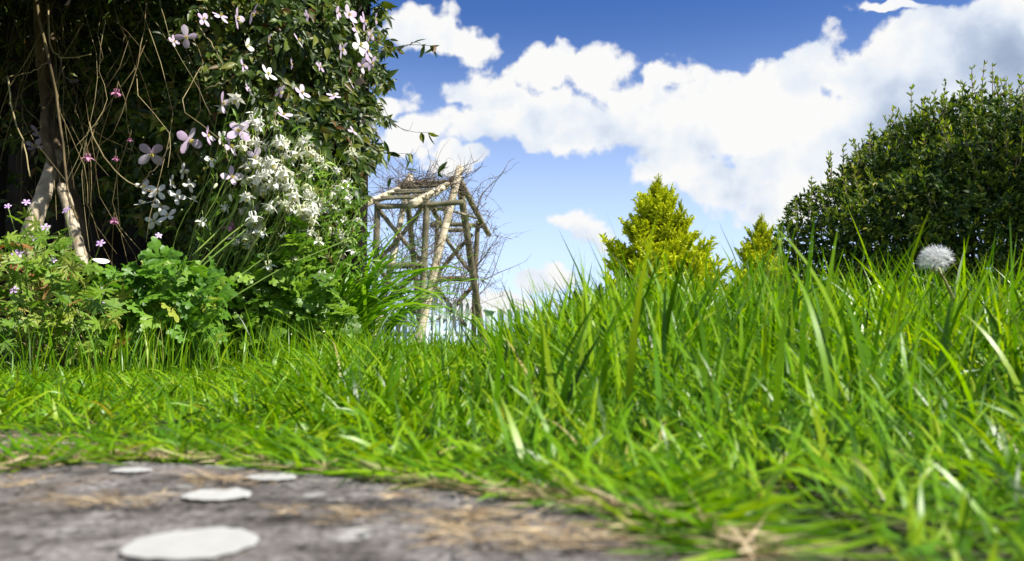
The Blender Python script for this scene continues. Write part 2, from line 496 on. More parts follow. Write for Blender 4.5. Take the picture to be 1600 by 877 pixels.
# leaf templates: x across, y along (0..1), z out of the face
def t_blade(stations, fold=0.12, curl=0.15, wave=0.0):
    vs, q, t3 = [], [], []
    n = len(stations)
    for i, (y, w) in enumerate(stations):
        z = -curl * y * y
        wv = wave * math.sin(i * 2.4)
        vs += [(-w, y, z + fold * w * 2 + wv), (0, y, z), (w, y, z + fold * w * 2 - wv)]
    for i in range(n - 1):
        a = i * 3
        q += [(a, a + 1, a + 4, a + 3), (a + 1, a + 2, a + 5, a + 4)]
    return np.array(vs), np.array(q), np.zeros((0, 3), int), np.array(vs)[:, 1]

def t_fan(rim, cup=0.15, wave=0.05, centre=(0, 0.12)):
    """leaf whose outline is the polygon rim, ribs meeting near its stalk"""
    vs = [(centre[0], centre[1], 0.0)]
    for i, (x, y) in enumerate(rim):
        r2 = x * x + (y - centre[1]) ** 2
        vs.append((x, y, -cup * r2 + wave * (1 if i % 2 else -1) * math.sqrt(r2) * 0.5))
    k = len(rim)
    t3 = [(0, i + 1, (i + 1) % k + 1) for i in range(k)]
    return np.array(vs), np.zeros((0, 4), int), np.array(t3), np.array(vs)[:, 1]

def lobed_rim(lobes, teeth, depth, spread=150, n=None, start=0.0):
    """palmate outline: lobes spread over an angle, each with blunt teeth"""
    rim = [(0.02, 0.0)]
    n = n or lobes * teeth * 2
    pts = []
    for i in range(n + 1):
        a = -spread + 2 * spread * i / n
        ph = (i / n) * lobes
        f = abs((ph % 1.0) - 0.5) * 2           # 1 between lobes, 0 at a lobe's middle
        r = 1.0 - depth * f ** 1.6
        r *= 0.72 + 0.28 * math.cos(R(a) * 0.62)
        if i % 2: r *= 0.88
        pts.append((math.sin(R(a)) * r * 0.62, 0.25 + math.cos(R(a)) * r * 0.62 * 1.1))
    return pts + [(0.0, 0.02)]

def scatter(mb, tpl, pos, tip, nor, scale, width=None):
    vs, q, t3, t = tpl
    pos, tip, nor = np.asarray(pos), nrm(np.asarray(tip)), np.asarray(nor)
    side = nrm(np.cross(tip, nor))
    nor = np.cross(side, tip)
    n, k = len(pos), len(vs)
    sc = np.asarray(scale).reshape(-1, 1, 1)
    wd = sc if width is None else np.asarray(width).reshape(-1, 1, 1)
    out = pos[:, None, :] + vs[None, :, 0:1] * wd * side[:, None, :] + vs[None, :, 1:2] * sc * tip[:, None, :] + vs[None, :, 2:3] * sc * nor[:, None, :]
    off = (np.arange(n) * k)[:, None, None]
    mb.add(out.reshape(-1, 3), (q[None] + off).reshape(-1, 4) if len(q) else None, (t3[None] + off).reshape(-1, 3) if len(t3) else None, np.tile(t, n))

def frame(pos, tip, nor, s, keep_nor=False):
    nor = Vector(nor).normalized()
    tip = Vector(tip).normalized()
    side = tip.cross(nor).normalized()
    if keep_nor:
        tip = nor.cross(side)
    nor = side.cross(tip)
    M = Matrix((side * s, tip * s, nor * s)).transposed().to_4x4()
    M.translation = Vector(pos)
    return M

def tpl_mesh(name, tpl, mat):
    mb = MB()
    mb.add(tpl[0], tpl[1], tpl[2], tpl[3])
    return mb.mesh(name, mat)

def unit(n=None):
    a = rng.normal(size=(n, 3)) if n else rng.normal(size=3)
    return nrm(a)

def leaves(root, name, tpls, mat, pos, tip, nor, scale, n_parts, order=None, rest_tpl=None):
    """the n_parts leaves that show largest as parts, the rest as one stuff part"""
    pos, tip, nor, scale = map(np.asarray, (pos, tip, nor, scale))
    n = len(pos)
    order = np.argsort(-scale / np.maximum(pos[:, 1], 0.1)) if order is None else order
    meshes = [tpl_mesh(name, t, mat) for t in tpls]
    loc = Vector(root.location)
    for i in order[:n_parts]:
        put(name, meshes[int(i) % len(tpls)], root, frame(Vector(pos[i]) - loc, tip[i], nor[i], float(scale[i])))
    rest = order[n_parts:]
    if len(rest):
        mb = MB()
        tpls = [rest_tpl] if rest_tpl is not None else tpls
        for k, t in enumerate(tpls):
            s_ = rest[k::len(tpls)]
            if len(s_):
                scatter(mb, t, pos[s_], tip[s_], nor[s_], scale[s_])
        part('foliage', mb, mat, root, kind='stuff')

# ------------------------------------------------------------------ ground
gx = np.concatenate([-np.geomspace(0.02, 600, 40)[::-1], [0], np.geomspace(0.02, 600, 40)])
gy = np.concatenate([-np.geomspace(0.05, 60, 16)[::-1], [0], np.geomspace(0.05, 900, 56)])
XX, YY = np.meshgrid(gx, gy)
ZZ = -0.012 + 0.004 * np.sin(XX * 9) * np.sin(YY * 7 + 1)
far_ = np.clip((np.hypot(XX, YY) - 3) / 30, 0, 1)
ZZ = ZZ + far_ * 0.05 * np.sin(XX * 0.4 + 1) * np.sin(YY * 0.3)
mb = MB()
nx, ny = len(gx), len(gy)
idx = np.arange(nx * ny).reshape(ny, nx)
mb.add(np.stack([XX, YY, ZZ], -1), np.stack([idx[:-1, :-1], idx[:-1, 1:], idx[1:, 1:], idx[1:, :-1]], -1))
tag(put('ground', mb.mesh('ground', MAT['ground'])), kind='structure')

# paving: two old flagstones, broken edge towards the lawn
edge_px = [(-250, 748), (-80, 742), (20, 735), (110, 724), (200, 720), (300, 722), (400, 728), (500, 737), (600, 751), (700, 764), (800, 777),
           (900, 790), (980, 802), (1050, 818), (1110, 838), (1160, 862), (1200, 900)]
EDGE = [G(u, v) for u, v in edge_px]
def slab(name, rim, z0, z1, parent, seed):
    rr = np.random.default_rng(seed)
    pts = []
    for a, b in zip(rim, rim[1:] + rim[:1]):
        for k in range(4):
            p = a.lerp(b, k / 4)
            j = rr.normal(size=2) * 0.0018
            pts.append((p.x + j[0], p.y + j[1]))
    c = np.mean(np.array(pts), axis=0)
    pts = np.array(pts)
    d = nrm(c - pts)
    rings = [(0.0, z0), (0.0, z1 - 0.006), (0.0015, z1 - 0.002), (0.005, z1)]
    vs, q = [], []
    k = len(pts)
    for inset, z in rings:
        vs += [(p[0] + e[0] * inset, p[1] + e[1] * inset, z) for p, e in zip(pts, d)]
    for r_ in range(len(rings) - 1):
        q += [(r_ * k + i, r_ * k + (i + 1) % k, (r_ + 1) * k + (i + 1) % k, (r_ + 1) * k + i) for i in range(k)]
    me = bpy.data.meshes.new(name)
    me.from_pydata(vs, [], q + [tuple(range(3 * k, 4 * k))])
    me.materials.append(MAT['stone'])
    return put(name, me, parent)
paving = bpy.data.objects.new('paving', None)
COL.objects.link(paving)
tag(paving, kind='structure')
last = EDGE[-1]
slab('flagstone', EDGE + [Vector((last.x + 0.04, 0.05, 0)), Vector((last.x, -0.45, 0)), Vector((-0.62, -0.45, 0)), Vector((-0.60, 0.05, 0))], -0.045, 0.0, paving, 1)
back = [G(-260, 724), G(-80, 716), G(40, 708), G(120, 704), G(150, 696), G(120, 680), G(40, 672), G(-120, 668), G(-300, 674)]
slab('flagstone', [Vector((p.x, p.y, 0)) for p in back], -0.045, -0.003, paving, 2)

def in_poly(x, y, poly):
    inside = np.zeros(len(x), bool)
    j = len(poly) - 1
    for i in range(len(poly)):
        xi, yi = poly[i][0], poly[i][1]
        xj, yj = poly[j][0], poly[j][1]
        c = ((yi > y) != (yj > y)) & (x < (xj - xi) * (y - yi) / (yj - yi + 1e-12) + xi)
        inside ^= c
        j = i
    return inside
STONE = [(p.x, p.y) for p in EDGE] + [(last.x + 0.04, 0.05), (last.x, -0.45), (-0.62, -0.45), (-0.60, 0.05)]
STONE2 = [(p.x, p.y) for p in back]
BED = [(-0.20, 2.15), (-0.32, 1.85), (-0.60, 1.68), (-1.0, 1.52), (-2.2, 1.45), (-2.2, 4.5), (-0.35, 4.5)]

# ------------------------------------------------------------------ grass
def ribbons(mb, root, az_, th0, bend, L, w, rows=6, twist=None, zero=0.0):
    n = len(root)
    s = np.linspace(0, 1, rows)
    th = th0[:, None] + bend[:, None] * s[None, :] ** 1.6
    th = np.minimum(th, R(172))
    ds = (L / (rows - 1))[:, None]
    dx = np.sin(th) * ds
    dz = np.cos(th) * ds
    hx = np.concatenate([np.zeros((n, 1)), np.cumsum(0.5 * (dx[:, 1:] + dx[:, :-1]), 1)], 1)
    hz = np.concatenate([np.zeros((n, 1)), np.cumsum(0.5 * (dz[:, 1:] + dz[:, :-1]), 1)], 1)
    ca, sa = np.cos(az_)[:, None], np.sin(az_)[:, None]
    c = np.stack([root[:, 0:1] + hx * ca, root[:, 1:2] + hx * sa, np.maximum(root[:, 2:3] + hz, zero)], -1)
    tw = (rng.normal(size=n) * 0.7 if twist is None else twist)[:, None] * (0.4 + 0.8 * s[None, :])
    sv = np.stack([-sa * np.cos(tw) + ca * np.cos(th) * np.sin(tw), ca * np.cos(tw) + sa * np.cos(th) * np.sin(tw), -np.sin(th) * np.sin(tw)], -1)
    prof = np.minimum(1.0, 0.55 + 1.6 * s) * (1 - s ** 2.3) ** 0.8
    prof[-1] = 0.02
    half = (w[:, None] * prof[None, :] * 0.5)[..., None]
    v = np.stack([c - sv * half, c + sv * half], 2)
    k = rows * 2
    base = np.arange(n)[:, None] * k
    i = np.arange(rows - 1)[None, :] * 2
    q = np.stack([base + i, base + i + 1, base + i + 3, base + i + 2], -1)
    mb.add(v.reshape(-1, 3), q.reshape(-1, 4), None, np.tile(np.repeat(s, 2), n))

def lawn_h(x, y):
    """blade length: short turf to the left, long and rank to the right, trodden low beside the paving"""
    a = x / np.maximum(y, 0.35)
    yy = [0.20, 0.40, 0.60, 0.85, 1.2, 2.0]
    left = np.interp(y, yy, [0.026, 0.032, 0.038, 0.043, 0.046, 0.048])
    mid = np.interp(y, yy, [0.030, 0.044, 0.064, 0.090, 0.100, 0.105])
    right = np.interp(y, yy, [0.028, 0.055, 0.100, 0.148, 0.178, 0.185])
    mid = mid * np.interp(x / y, [-.16, -.12, -.035, .0], [1, .80, .80, 1])
    f1 = np.interp(a, [-0.36, -0.20], [0, 1])
    f2 = np.interp(a, [-0.03, 0.14], [0, 1])
    return (left * (1 - f1) + mid * f1) * (1 - f2) + right * f2

def wedge(n, d0, d1, slope=0.80, power=1.0):
    t = rng.random(n)
    d = np.sqrt(d0 ** 2 + t * (d1 ** 2 - d0 ** 2)) if power == 1.0 else d0 + (d1 - d0) * t ** power
    x = (rng.random(n) * 2 - 1) * slope * (d + 0.28)
    return x, d

def lawn(n, d0, d1, wscale, lscale, mb, slope=0.80, rows=6, short=False, power=1.0):
    x, y = wedge(n, d0, d1, slope, power)
    # tufts
    cx, cy = np.floor(x / (0.03 * wscale)), np.floor(y / (0.03 * wscale))
    hsh = np.abs(np.sin(cx * 127.1 + cy * 311.7) * 43758.5453) % 1.0
    ok = ~in_poly(x, y, STONE) & ~in_poly(x, y, STONE2) & ~in_poly(x, y, BED)
    ok &= (y > 0.27) | (x > 0.10)
    thin = np.sin(x * 61 + 2 * np.sin(y * 37)) * np.sin(y * 53 + 2.3 * np.sin(x * 43)) + rng.normal(size=n) * .35
    ok &= (hsh > .16) & ((thin > -.62) | (y > 2.2))
    x, y, hsh = x[ok], y[ok], hsh[ok]
    m = len(x)
    L = lawn_h(x, y) * lscale * (0.42 + 0.70 * rng.random(m) + 0.25 * rng.random(m) ** 6) * (0.75 + 0.5 * hsh)
    if short:
        L *= 0.55
    th0 = np.abs(rng.normal(size=m)) * 0.30 + 0.25 * (hsh > .6) * rng.random(m)
    bend = np.abs(rng.normal(size=m)) * 0.75 + 0.15
    azm = rng.random(m) * 2 * math.pi * 1.0
    azm = np.where(rng.random(m) < 0.45, hsh * 6.283 * 3 + rng.normal(size=m) * 0.5, azm)
    low = np.clip((0.62 - y) / 0.3, 0, 1)
    bend = bend + low * rng.random(m) * 0.8
    th0 = th0 + low * rng.random(m) * 0.5
    # the left-hand turf is combed flat
    flat = np.clip((-x / np.maximum(y, 0.4) - 0.02) / 0.3, 0, 1)
    bend = bend + flat * rng.random(m) * 0.9
    th0 = th0 + flat * rng.random(m) * 0.45
    w = (0.0015 + 0.0026 * rng.random(m) ** 1.8) * wscale * np.where(short, 0.6, 1.0) * (1 - 0.1 * flat) * (1.0 + 0.35 * np.clip((y - 0.45) / 0.3, 0, 1) * (1 - flat))
    # nothing leans into the lens
    near = y < 0.62
    back_ = near & (np.sin(azm) < 0) & (np.abs(x) < 0.30) & (x > -0.05)
    azm = np.where(back_, -azm, azm)
    root = np.stack([x, y, np.full(m, -0.010)], -1)
    ribbons(mb, root, azm, th0, bend, L, w, rows)

mb = MB()
lawn(38000, 0.18, 1.1, 1.0, 1.0, mb, rows=6, power=0.85)
lawn(46000, 0.18, 1.3, 1.0, 1.0, mb, rows=4, short=True, power=0.9)
lawn(38000, 1.0, 2.2, 1.05, 1.0, mb, rows=5)
lawn(26000, 2.2, 5.5, 1.5, 1.0, mb, rows=5)
lawn(26000, 5.5, 16.0, 3.2, 1.15, mb, rows=4)
# blades that hang over the paving's edge
ex = np.array([(p.x, p.y) for p in EDGE])
seg = np.linalg.norm(np.diff(ex, axis=0), axis=1); cum = np.concatenate([[0], np.cumsum(seg)])
def on_edge(n, lo=0.0, hi=1.0):
    s_ = (lo + (hi - lo) * rng.random(n)) * cum[-1]
    return np.stack([np.interp(s_, cum, ex[:, 0]), np.interp(s_, cum, ex[:, 1])], -1)
n = 1500
e = on_edge(n, 0.1, 1.0)
root = np.stack([e[:, 0] + rng.normal(size=n) * 0.008, e[:, 1] + 0.010 + 0.03 * rng.random(n), np.full(n, -0.008)], -1)
azm = np.where(rng.random(n) < 0.5, rng.normal(size=n) * 0.5, math.pi + rng.normal(size=n) * 0.5) - 0.25
ribbons(mb, root, azm, 0.7 + 0.5 * rng.random(n), 0.3 + 0.7 * rng.random(n), 0.018 + 0.030 * rng.random(n), 0.0015 + 0.0017 * rng.random(n), 7, zero=0.0015)
# broad blades standing out of the rank grass
n = 620
x, y = wedge(n, 0.45, 1.15, 0.66)
keep = (x / y > -0.12) & ~in_poly(x, y, STONE)
x, y = x[keep], y[keep]; n = len(x)
ribbons(mb, np.stack([x, y, np.full(n, -0.01)], -1), rng.random(n) * 6.28, np.abs(rng.normal(size=n)) * 0.22, 0.1 + np.abs(rng.normal(size=n)) * 0.5,
        lawn_h(x, y) * (0.75 + 0.60 * rng.random(n)), 0.0036 + 0.0030 * rng.random(n), 9)
# the rank mound close to the lens
n = 520
x, y = wedge(n, 0.40, 0.72, 0.70)
keep = (x / y > -0.04) & ~in_poly(x, y, STONE) & ~((np.abs(x / y - 0.535) < 0.055) & (rng.random(n) < .85))
x, y = x[keep], y[keep]; n = len(x)
up = np.interp(x / y, [-.04, .06, .15, .6], [.014, .075, .118, .12])
L = (0.068 + up * y) * (0.62 + 0.62 * rng.random(n))
ribbons(mb, np.stack([x, y, np.full(n, -0.01)], -1), np.where(rng.random(n) < .6, rng.normal(size=n) * .8, rng.random(n) * 3.1), np.abs(rng.normal(size=n)) * 0.20, 0.1 + np.abs(rng.normal(size=n)) * 0.45,
        L, 0.0034 + 0.0026 * rng.random(n), 10)
# thin wisps left standing along the flower bed
n = 900
x = -1.05 + 0.95 * rng.random(n); y = 1.25 + 0.55 * rng.random(n) + np.clip(x + 0.45, 0, 1) * 0.9
ribbons(mb, np.stack([x, y, np.full(n, -0.01)], -1), rng.random(n) * 6.28, np.abs(rng.normal(size=n)) * 0.20, 0.1 + np.abs(rng.normal(size=n)) * 0.5,
        0.06 + 0.08 * rng.random(n), 0.0016 + 0.0018 * rng.random(n), 6)
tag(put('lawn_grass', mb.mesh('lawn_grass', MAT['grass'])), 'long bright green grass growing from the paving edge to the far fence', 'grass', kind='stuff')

# dead straw along the edge and in drifts on the stone
mb = MB()
def straw(px, py, n, su, sv):
    n = int(n * .9)
    c = [G(px + rng.normal() * su, max(py + rng.normal() * sv, 690)) for _ in range(n)]
    root = np.array([(p.x, p.y, 0.0012 + 0.003 * random.random()) for p in c])
    ribbons(mb, root, np.where(rng.random(n) < .5, 0, math.pi) + rng.normal(size=n) * 0.6, np.full(n, 1.45) + rng.normal(size=n) * 0.06, rng.normal(size=n) * 0.15,
            0.004 + 0.010 * rng.random(n) ** 1.5, 0.0004 + 0.0004 * rng.random(n), 4, zero=0.0012)
for a in [(30, 765, 70, 30, 5), (335, 760, 110, 32, 5), (180, 796, 130, 42, 4), (545, 818, 60, 22, 5), (450, 811, 40, 22, 3), (700, 838, 50, 14, 8),
          (740, 818, 110, 40, 5), (830, 846, 150, 70, 7), (640, 790, 25, 20, 3), (860, 862, 120, 90, 5), (960, 800, 170, 40, 7), (820, 780, 150, 50, 5), (30, 720, 260, 50, 9), (130, 712, 200, 50, 7),
          (230, 715, 130, 50, 4), (330, 722, 60, 50, 3), (40, 700, 120, 40, 8), (690, 765, 60, 60, 5), (1010, 815, 90, 30, 7), (1180, 866, 60, 30, 8)]:
    straw(*a)
e = on_edge(260, 0.0, 1.0)
ribbons(mb, np.stack([e[:, 0], e[:, 1] + 0.012 * (rng.random(260) - 0.35), np.full(260, 0.001)], -1), rng.random(260) * 6.28, 1.1 + 0.4 * rng.random(260), 0.4 * rng.random(260),
        0.008 + 0.02 * rng.random(260), 0.0005 + 0.0004 * rng.random(260), 4, zero=0.0012)
tag(put('dry_straw', mb.mesh('dry_straw', MAT['straw'])), 'dry tan straw strewn along the edge of the grey flagstone', 'straw', kind='stuff')

# fallen white petals
PET = t_blade([(0.5 - 0.5 * math.cos(math.pi * i / 16), 0.03 + 0.44 * math.sin(math.pi * i / 16) ** 0.85 * (1 + .05 * math.sin(i * .7 + 1))) for i in range(17)], fold=0.012, curl=0.012, wave=.005)
def fallen(u0, u1, v, width, label, z=0.0012, m='fallen_petal', yaw=0.0):
    a, b = G(u0, v), G(u1, v)
    L = (b - a).length
    tip = Vector((math.cos(yaw), math.sin(yaw), 0.0))
    jag = 1 + rng.normal(size=(len(PET[0]), 1)) * np.array([.03, .006, 0.5])
    me = tpl_mesh('fallen_petal', (PET[0] * jag * np.array([width, 1, 1]), PET[1], PET[2], PET[3]), MAT[m])
    c = (a + b) / 2
    o = put('fallen_petal', me)
    o.matrix_world = frame(Vector((c.x, c.y, z)) - tip * L / 2, tip, (0, 0, 1), L)
    tag(o, label, 'petal', 'white petals fallen on the paving')
fallen(203, 397, 856, 1.1, 'large white petal at the very front of the grey flagstone', yaw=0.1)
fallen(288, 390, 778, 1.0, 'white petal lying flat behind the largest petal on the flagstone', yaw=-0.1)
fallen(383, 462, 750, 0.85, 'white petal near the grass edge, right of the tan straw', yaw=-0.15)
fallen(175, 235, 739, 0.8, 'small white petal at the far left edge of the flagstone')

# ------------------------------------------------------------------ board fence behind the climber
fen = thing('board_fence', (-1.3, 2.50, -0.01), 'dark wooden board fence almost hidden behind the flowering climber', 'fence')
x = -2.35
while x < -0.52:
    b = MB()
    wd = 0.118 + 0.006 * random.random()
    box(b, (x + wd / 2, 2.50 + 0.004 * random.random(), 0.66), (wd, 0.018, 1.34 + 0.02 * random.random()))
    part('board', b, MAT['dark_board'], fen, smooth=False)
    x += wd + 0.006
for z in (0.30, 1.05):
    b = MB(); box(b, (-1.43, 2.471, z), (1.82, 0.035, 0.07)); part('rail', b, MAT['dark_board'], fen, smooth=False)

# ------------------------------------------------------------------ pink clematis climber
L_CLEM = [t_blade([(0, .02), (.12, .11), (.3, .19), (.5, .18), (.75, .10), (1, .01)], fold=.18, curl=.22),
          t_blade([(0, .02), (.12, .13), (.3, .23), (.5, .19), (.52, .23), (.75, .11), (1, .01)], fold=.10, curl=.35, wave=.01),
          t_blade([(0, .02), (.15, .10), (.35, .16), (.6, .14), (.8, .08), (1, .01)], fold=.25, curl=.05)]
clem = thing('clematis_climber', (-1.0, 2.25, -0.01), 'dense dark climber with pale pink four petalled flowers covering the fence', 'climbing plant')

def right_edge(v):
    return np.interp(v, [-200, 0, 60, 120, 200, 250, 300, 350, 400, 450], [560, 596, 606, 600, 592, 585, 566, 545, 525, 500])

def clem_depth(u, v):
    d = np.interp(u, [-100, 100, 220, 320, 430, 520, 600], [2.30, 2.25, 2.0, 1.86, 1.82, 1.92, 2.20])
    return d

def PP(u, v, d):
    cx = (u - 800.0) / F; cz = (438.5 - v) / F
    y = math.cos(PITCH) - cz * math.sin(PITCH); z = math.sin(PITCH) + cz * math.cos(PITCH)
    return np.stack([cx / y * d, d, H + z / y * d], -1)

def outward(p, n):
    """roughly away from the fence, tipped to the right and drooping"""
    o = np.stack([0.35 + rng.normal(size=n) * 0.45, -0.85 + rng.normal(size=n) * 0.35, 0.35 + rng.normal(size=n) * 0.45], -1)
    return nrm(o)

def clem_leaves(n, ulo, uhi, vlo, vhi, back, size):
    u = ulo + (uhi - ulo) * rng.random(n); v = vlo + (vhi - vlo) * rng.random(n)
    # clumps and gaps
    g = np.sin(u * .045 + 3 * np.sin(v * .021)) * np.sin(v * .052 + 2.2 * np.sin(u * .019)) + rng.normal(size=n) * .5
    dens = np.interp(u, [-20, 90, 160, 220, 300], [.22, .30, .58, .95, 1.0])
    e = right_edge(v) + 9 * np.sin(v * .11) + 6 * np.sin(v * .31)
    ok = (u < e) & (rng.random(n) < dens) & (g > -.45)
    # columbine takes over low down
    ok &= (v < np.interp(u, [180, 300, 420, 520, 600], [330, 400, 430, 420, 420]) + rng.normal(size=n) * 14)
    u, v = u[ok], v[ok]; m = len(u)
    d = clem_depth(u, v) + back * rng.random(m) ** 1.3 - 0.05 * np.sin(u * .03) * np.sin(v * .04)
    p = PP(u, v, d)
    tip = nrm(np.stack([rng.normal(size=m) * .55 + .25, rng.normal(size=m) * .4 - .25, -.75 + rng.normal(size=m) * .45], -1))
    return p, tip, outward(p, m), size * (.6 + .7 * rng.random(m))
ps = [clem_leaves(19000, -20, 620, -60, 430, 0.42, .029), clem_leaves(1700, 300, 610, -20, 400, .05, .037)]
# leaflets in threes: two copies swing off each tip
def triple(pk):
    p, t, n_, s = pk
    side = nrm(np.cross(t, n_))
    return (np.concatenate([p, p - t * s[:, None] * .1, p - t * s[:, None] * .1]),
            np.concatenate([t, nrm(t * .45 + side), nrm(t * .45 - side)]), np.concatenate([n_, n_, n_]), np.concatenate([s, s * .8, s * .8]))
ps = [triple(ps[0]), ps[1]]
pos, tip, nor, scl = [np.concatenate([a[i] for a in ps]) for i in range(4)]
leaves(clem, 'leaf', L_CLEM, MAT['clematis_leaf'], pos, tip, nor, scl, 300)
# the canopy arching over the hollow, added unseen above the frame to shade it
n = 42000
cp = np.stack([-2.6 + 2.3 * rng.random(n), 1.2 + 1.5 * rng.random(n), 0.80 + 0.60 * rng.random(n)], -1)
hole = cp[:, 2] > 0.055 + 0.455 * cp[:, 1] + 0.02
hole &= (cp[:, 0] < -0.80 - .1 * np.sin(cp[:, 1] * 9)) | (cp[:, 1] > 2.0)
cp = cp[hole]; n = len(cp)
mb = MB()
scatter(mb, L_CLEM[1], cp, nrm(rng.normal(size=(n, 3)) * .6 + np.array([.2, -.3, -.5])), nrm(rng.normal(size=(n, 3)) * .5 + np.array([.3, -.3, .9])), .042 + .016 * rng.random(n))
part('shade_canopy', mb, MAT['clematis_leaf'], clem, kind='stuff')

def stem_px(ctrl, r0, r1, n=10, sides=5, jit=0.0):
    pts = [P(u, v, d) for u, v, d in ctrl]
    s_ = spline(pts, n)
    if jit:
        s_ = s_ + rng.normal(size=s_.shape) * jit
    return tube(s_, r0, r1, sides)
# old twisted stems at the left
for ctrl, r0, r1 in [([(130, 420, 2.05), (122, 350, 2.08), (104, 280, 2.12), (78, 190, 2.15), (66, 90, 2.16), (58, -40, 2.1)], .021, .014),
                     ([(112, 400, 2.03), (108, 330, 2.10), (82, 255, 2.06), (70, 190, 2.10), (84, 110, 2.2), (74, -30, 2.2)], .015, .010)]:
    part('trunk', tube(spline([P(*c) for c in ctrl], 26), r0, r1, 9, wob=.16), MAT['bark'], clem)
for ctrl, r0, r1 in [([(36, 410, 1.93), (52, 350, 1.97), (74, 285, 2.04), (88, 240, 2.10)], .022, .017), ([(132, 420, 1.95), (120, 375, 1.97), (106, 320, 2.0), (96, 290, 2.06)], .014, .013)]:
    part('trunk', tube(spline([P(*c) for c in ctrl], 16), r0, r1, 9, wob=.14), MAT['pale_log'], clem, label='pale bare old stem')
# hanging bare stems
for i in range(78):
    u0 = 8 + 300 * random.random() ** 1.15
    d0 = 1.84 + .40 * random.random() - (.0 if u0 > 120 else -.1)
    ulen = 120 + 300 * random.random()
    v0 = -40 + 160 * random.random() ** 2
    c = [(u0, v0, d0)]
    k = random.choice((3, 4, 5))
    uu = u0
    for j in range(1, k + 1):
        uu += random.gauss(4, 26) if i % 5 else random.gauss(30 * (1 if i % 2 else -1), 18)
        c.append((uu, min(v0 + ulen * j / k, 430), d0 + random.gauss(0, .05) - .03 * j))
    r = random.choice((.0005, .0006, .0008, .0011))
    part('stem', stem_px(c, r, r * .6, 11, 5, .0025), MAT['tan_stem'], clem)
for ctrl, r in [([(56, 0, 1.75), (74, 80, 1.74), (88, 150, 1.76), (98, 220, 1.75), (104, 290, 1.74), (122, 345, 1.72)], .0042), ([(75, 5, 1.8), (80, 70, 1.8), (98, 90, 1.8), (142, 85, 1.77)], .0024),
                ([(140, 190, 1.7), (150, 225, 1.7), (175, 262, 1.7), (208, 287, 1.7), (240, 300, 1.72)], .0022), ([(215, 295, 1.68), (238, 268, 1.68), (265, 228, 1.7)], .0022),
                ([(12, 120, 1.8), (20, 180, 1.8), (38, 225, 1.8), (46, 275, 1.78)], .0026), ([(8, 122, 1.75), (50, 112, 1.8), (80, 95, 1.8)], .002), ([(310, 40, 1.8), (335, 75, 1.78), (350, 112, 1.8)], .002),
                ([(318, 140, 1.8), (350, 128, 1.8), (372, 135, 1.82)], .0018)]:
    part('stem', stem_px(ctrl, r * .72, r * .55, 14, 6, .0015), MAT['tan_stem'], clem)
# shoots reaching out over the sky, with their own leaves
SHOOT_LEAF = tpl_mesh('leaf', L_CLEM[2], MAT['clematis_leaf'])
def shoot(ctrl, r, lv):
    pts = spline([P(*c) for c in ctrl], 16)
    m = tube(pts, r, r * .4, 5)
    o = part('shoot', m, MAT['vine_twig'], clem)
    for _ in range(lv):
        k = random.randrange(3, 16)
        for s_ in (-1, 1):
            t = nrm(np.array([random.gauss(.3, .4), random.gauss(0, .4), random.gauss(-.35, .6)]))
            put('leaf', SHOOT_LEAF, o, frame(Vector(pts[k]) - Vector(clem.location), t, unit(), .026 + .016 * random.random()))
    return o
shoot([(585, 62, 2.15), (610, 74, 2.15), (640, 70, 2.13), (680, 72, 2.12)], .0016, 6)
shoot([(590, 80, 2.15), (620, 78, 2.15), (650, 66, 2.15), (662, 75, 2.15)], .0012, 4)
shoot([(560, 120, 2.15), (590, 150, 2.15), (612, 190, 2.14), (640, 205, 2.12), (680, 208, 2.1)], .0013, 4)
shoot([(612, 190, 2.14), (636, 205, 2.13), (646, 190, 2.13)], .0008, 0)
shoot([(575, 190, 2.15), (605, 232, 2.14), (632, 262, 2.12), (660, 272, 2.1), (684, 270, 2.1)], .0013, 3)
shoot([(560, 215, 2.1), (590, 234, 2.1), (612, 240, 2.1), (640, 240, 2.1)], .0012, 5)
shoot([(575, 255, 2.1), (596, 268, 2.1), (612, 280, 2.1)], .001, 1)

# flowers
t_pet = t_blade([(0, .08), (.15, .14), (.35, .24), (.58, .29), (.78, .26), (.92, .15), (1, .03)], fold=-.10, curl=.10)
PETAL_MESH = [tpl_mesh('petal', (t_pet[0] * np.array([w, 1, 1]), t_pet[1], t_pet[2], t_pet[3]), MAT['pink_petal']) for w in (1.0, .86, 1.1)]
PALE_MESH = [tpl_mesh('petal', (t_pet[0] * np.array([w, 1, 1]), t_pet[1], t_pet[2], t_pet[3]), MAT['white_petal']) for w in (1.0, .86)]
def stamen_mesh():
    b = MB()
    n = 34
    d = nrm(np.stack([rng.normal(size=n) * .55, rng.normal(size=n) * .55, np.full(n, .8)], -1))
    tp = t_blade([(0, .05), (.8, .07), (.9, .14), (1, .05)], fold=0, curl=0)
    scatter(b, tp, np.zeros((n, 3)), d, unit(n), .20 + .12 * rng.random(n))
    return b.mesh('stamen_tuft', MAT['stamen'])
STAMEN = stamen_mesh()
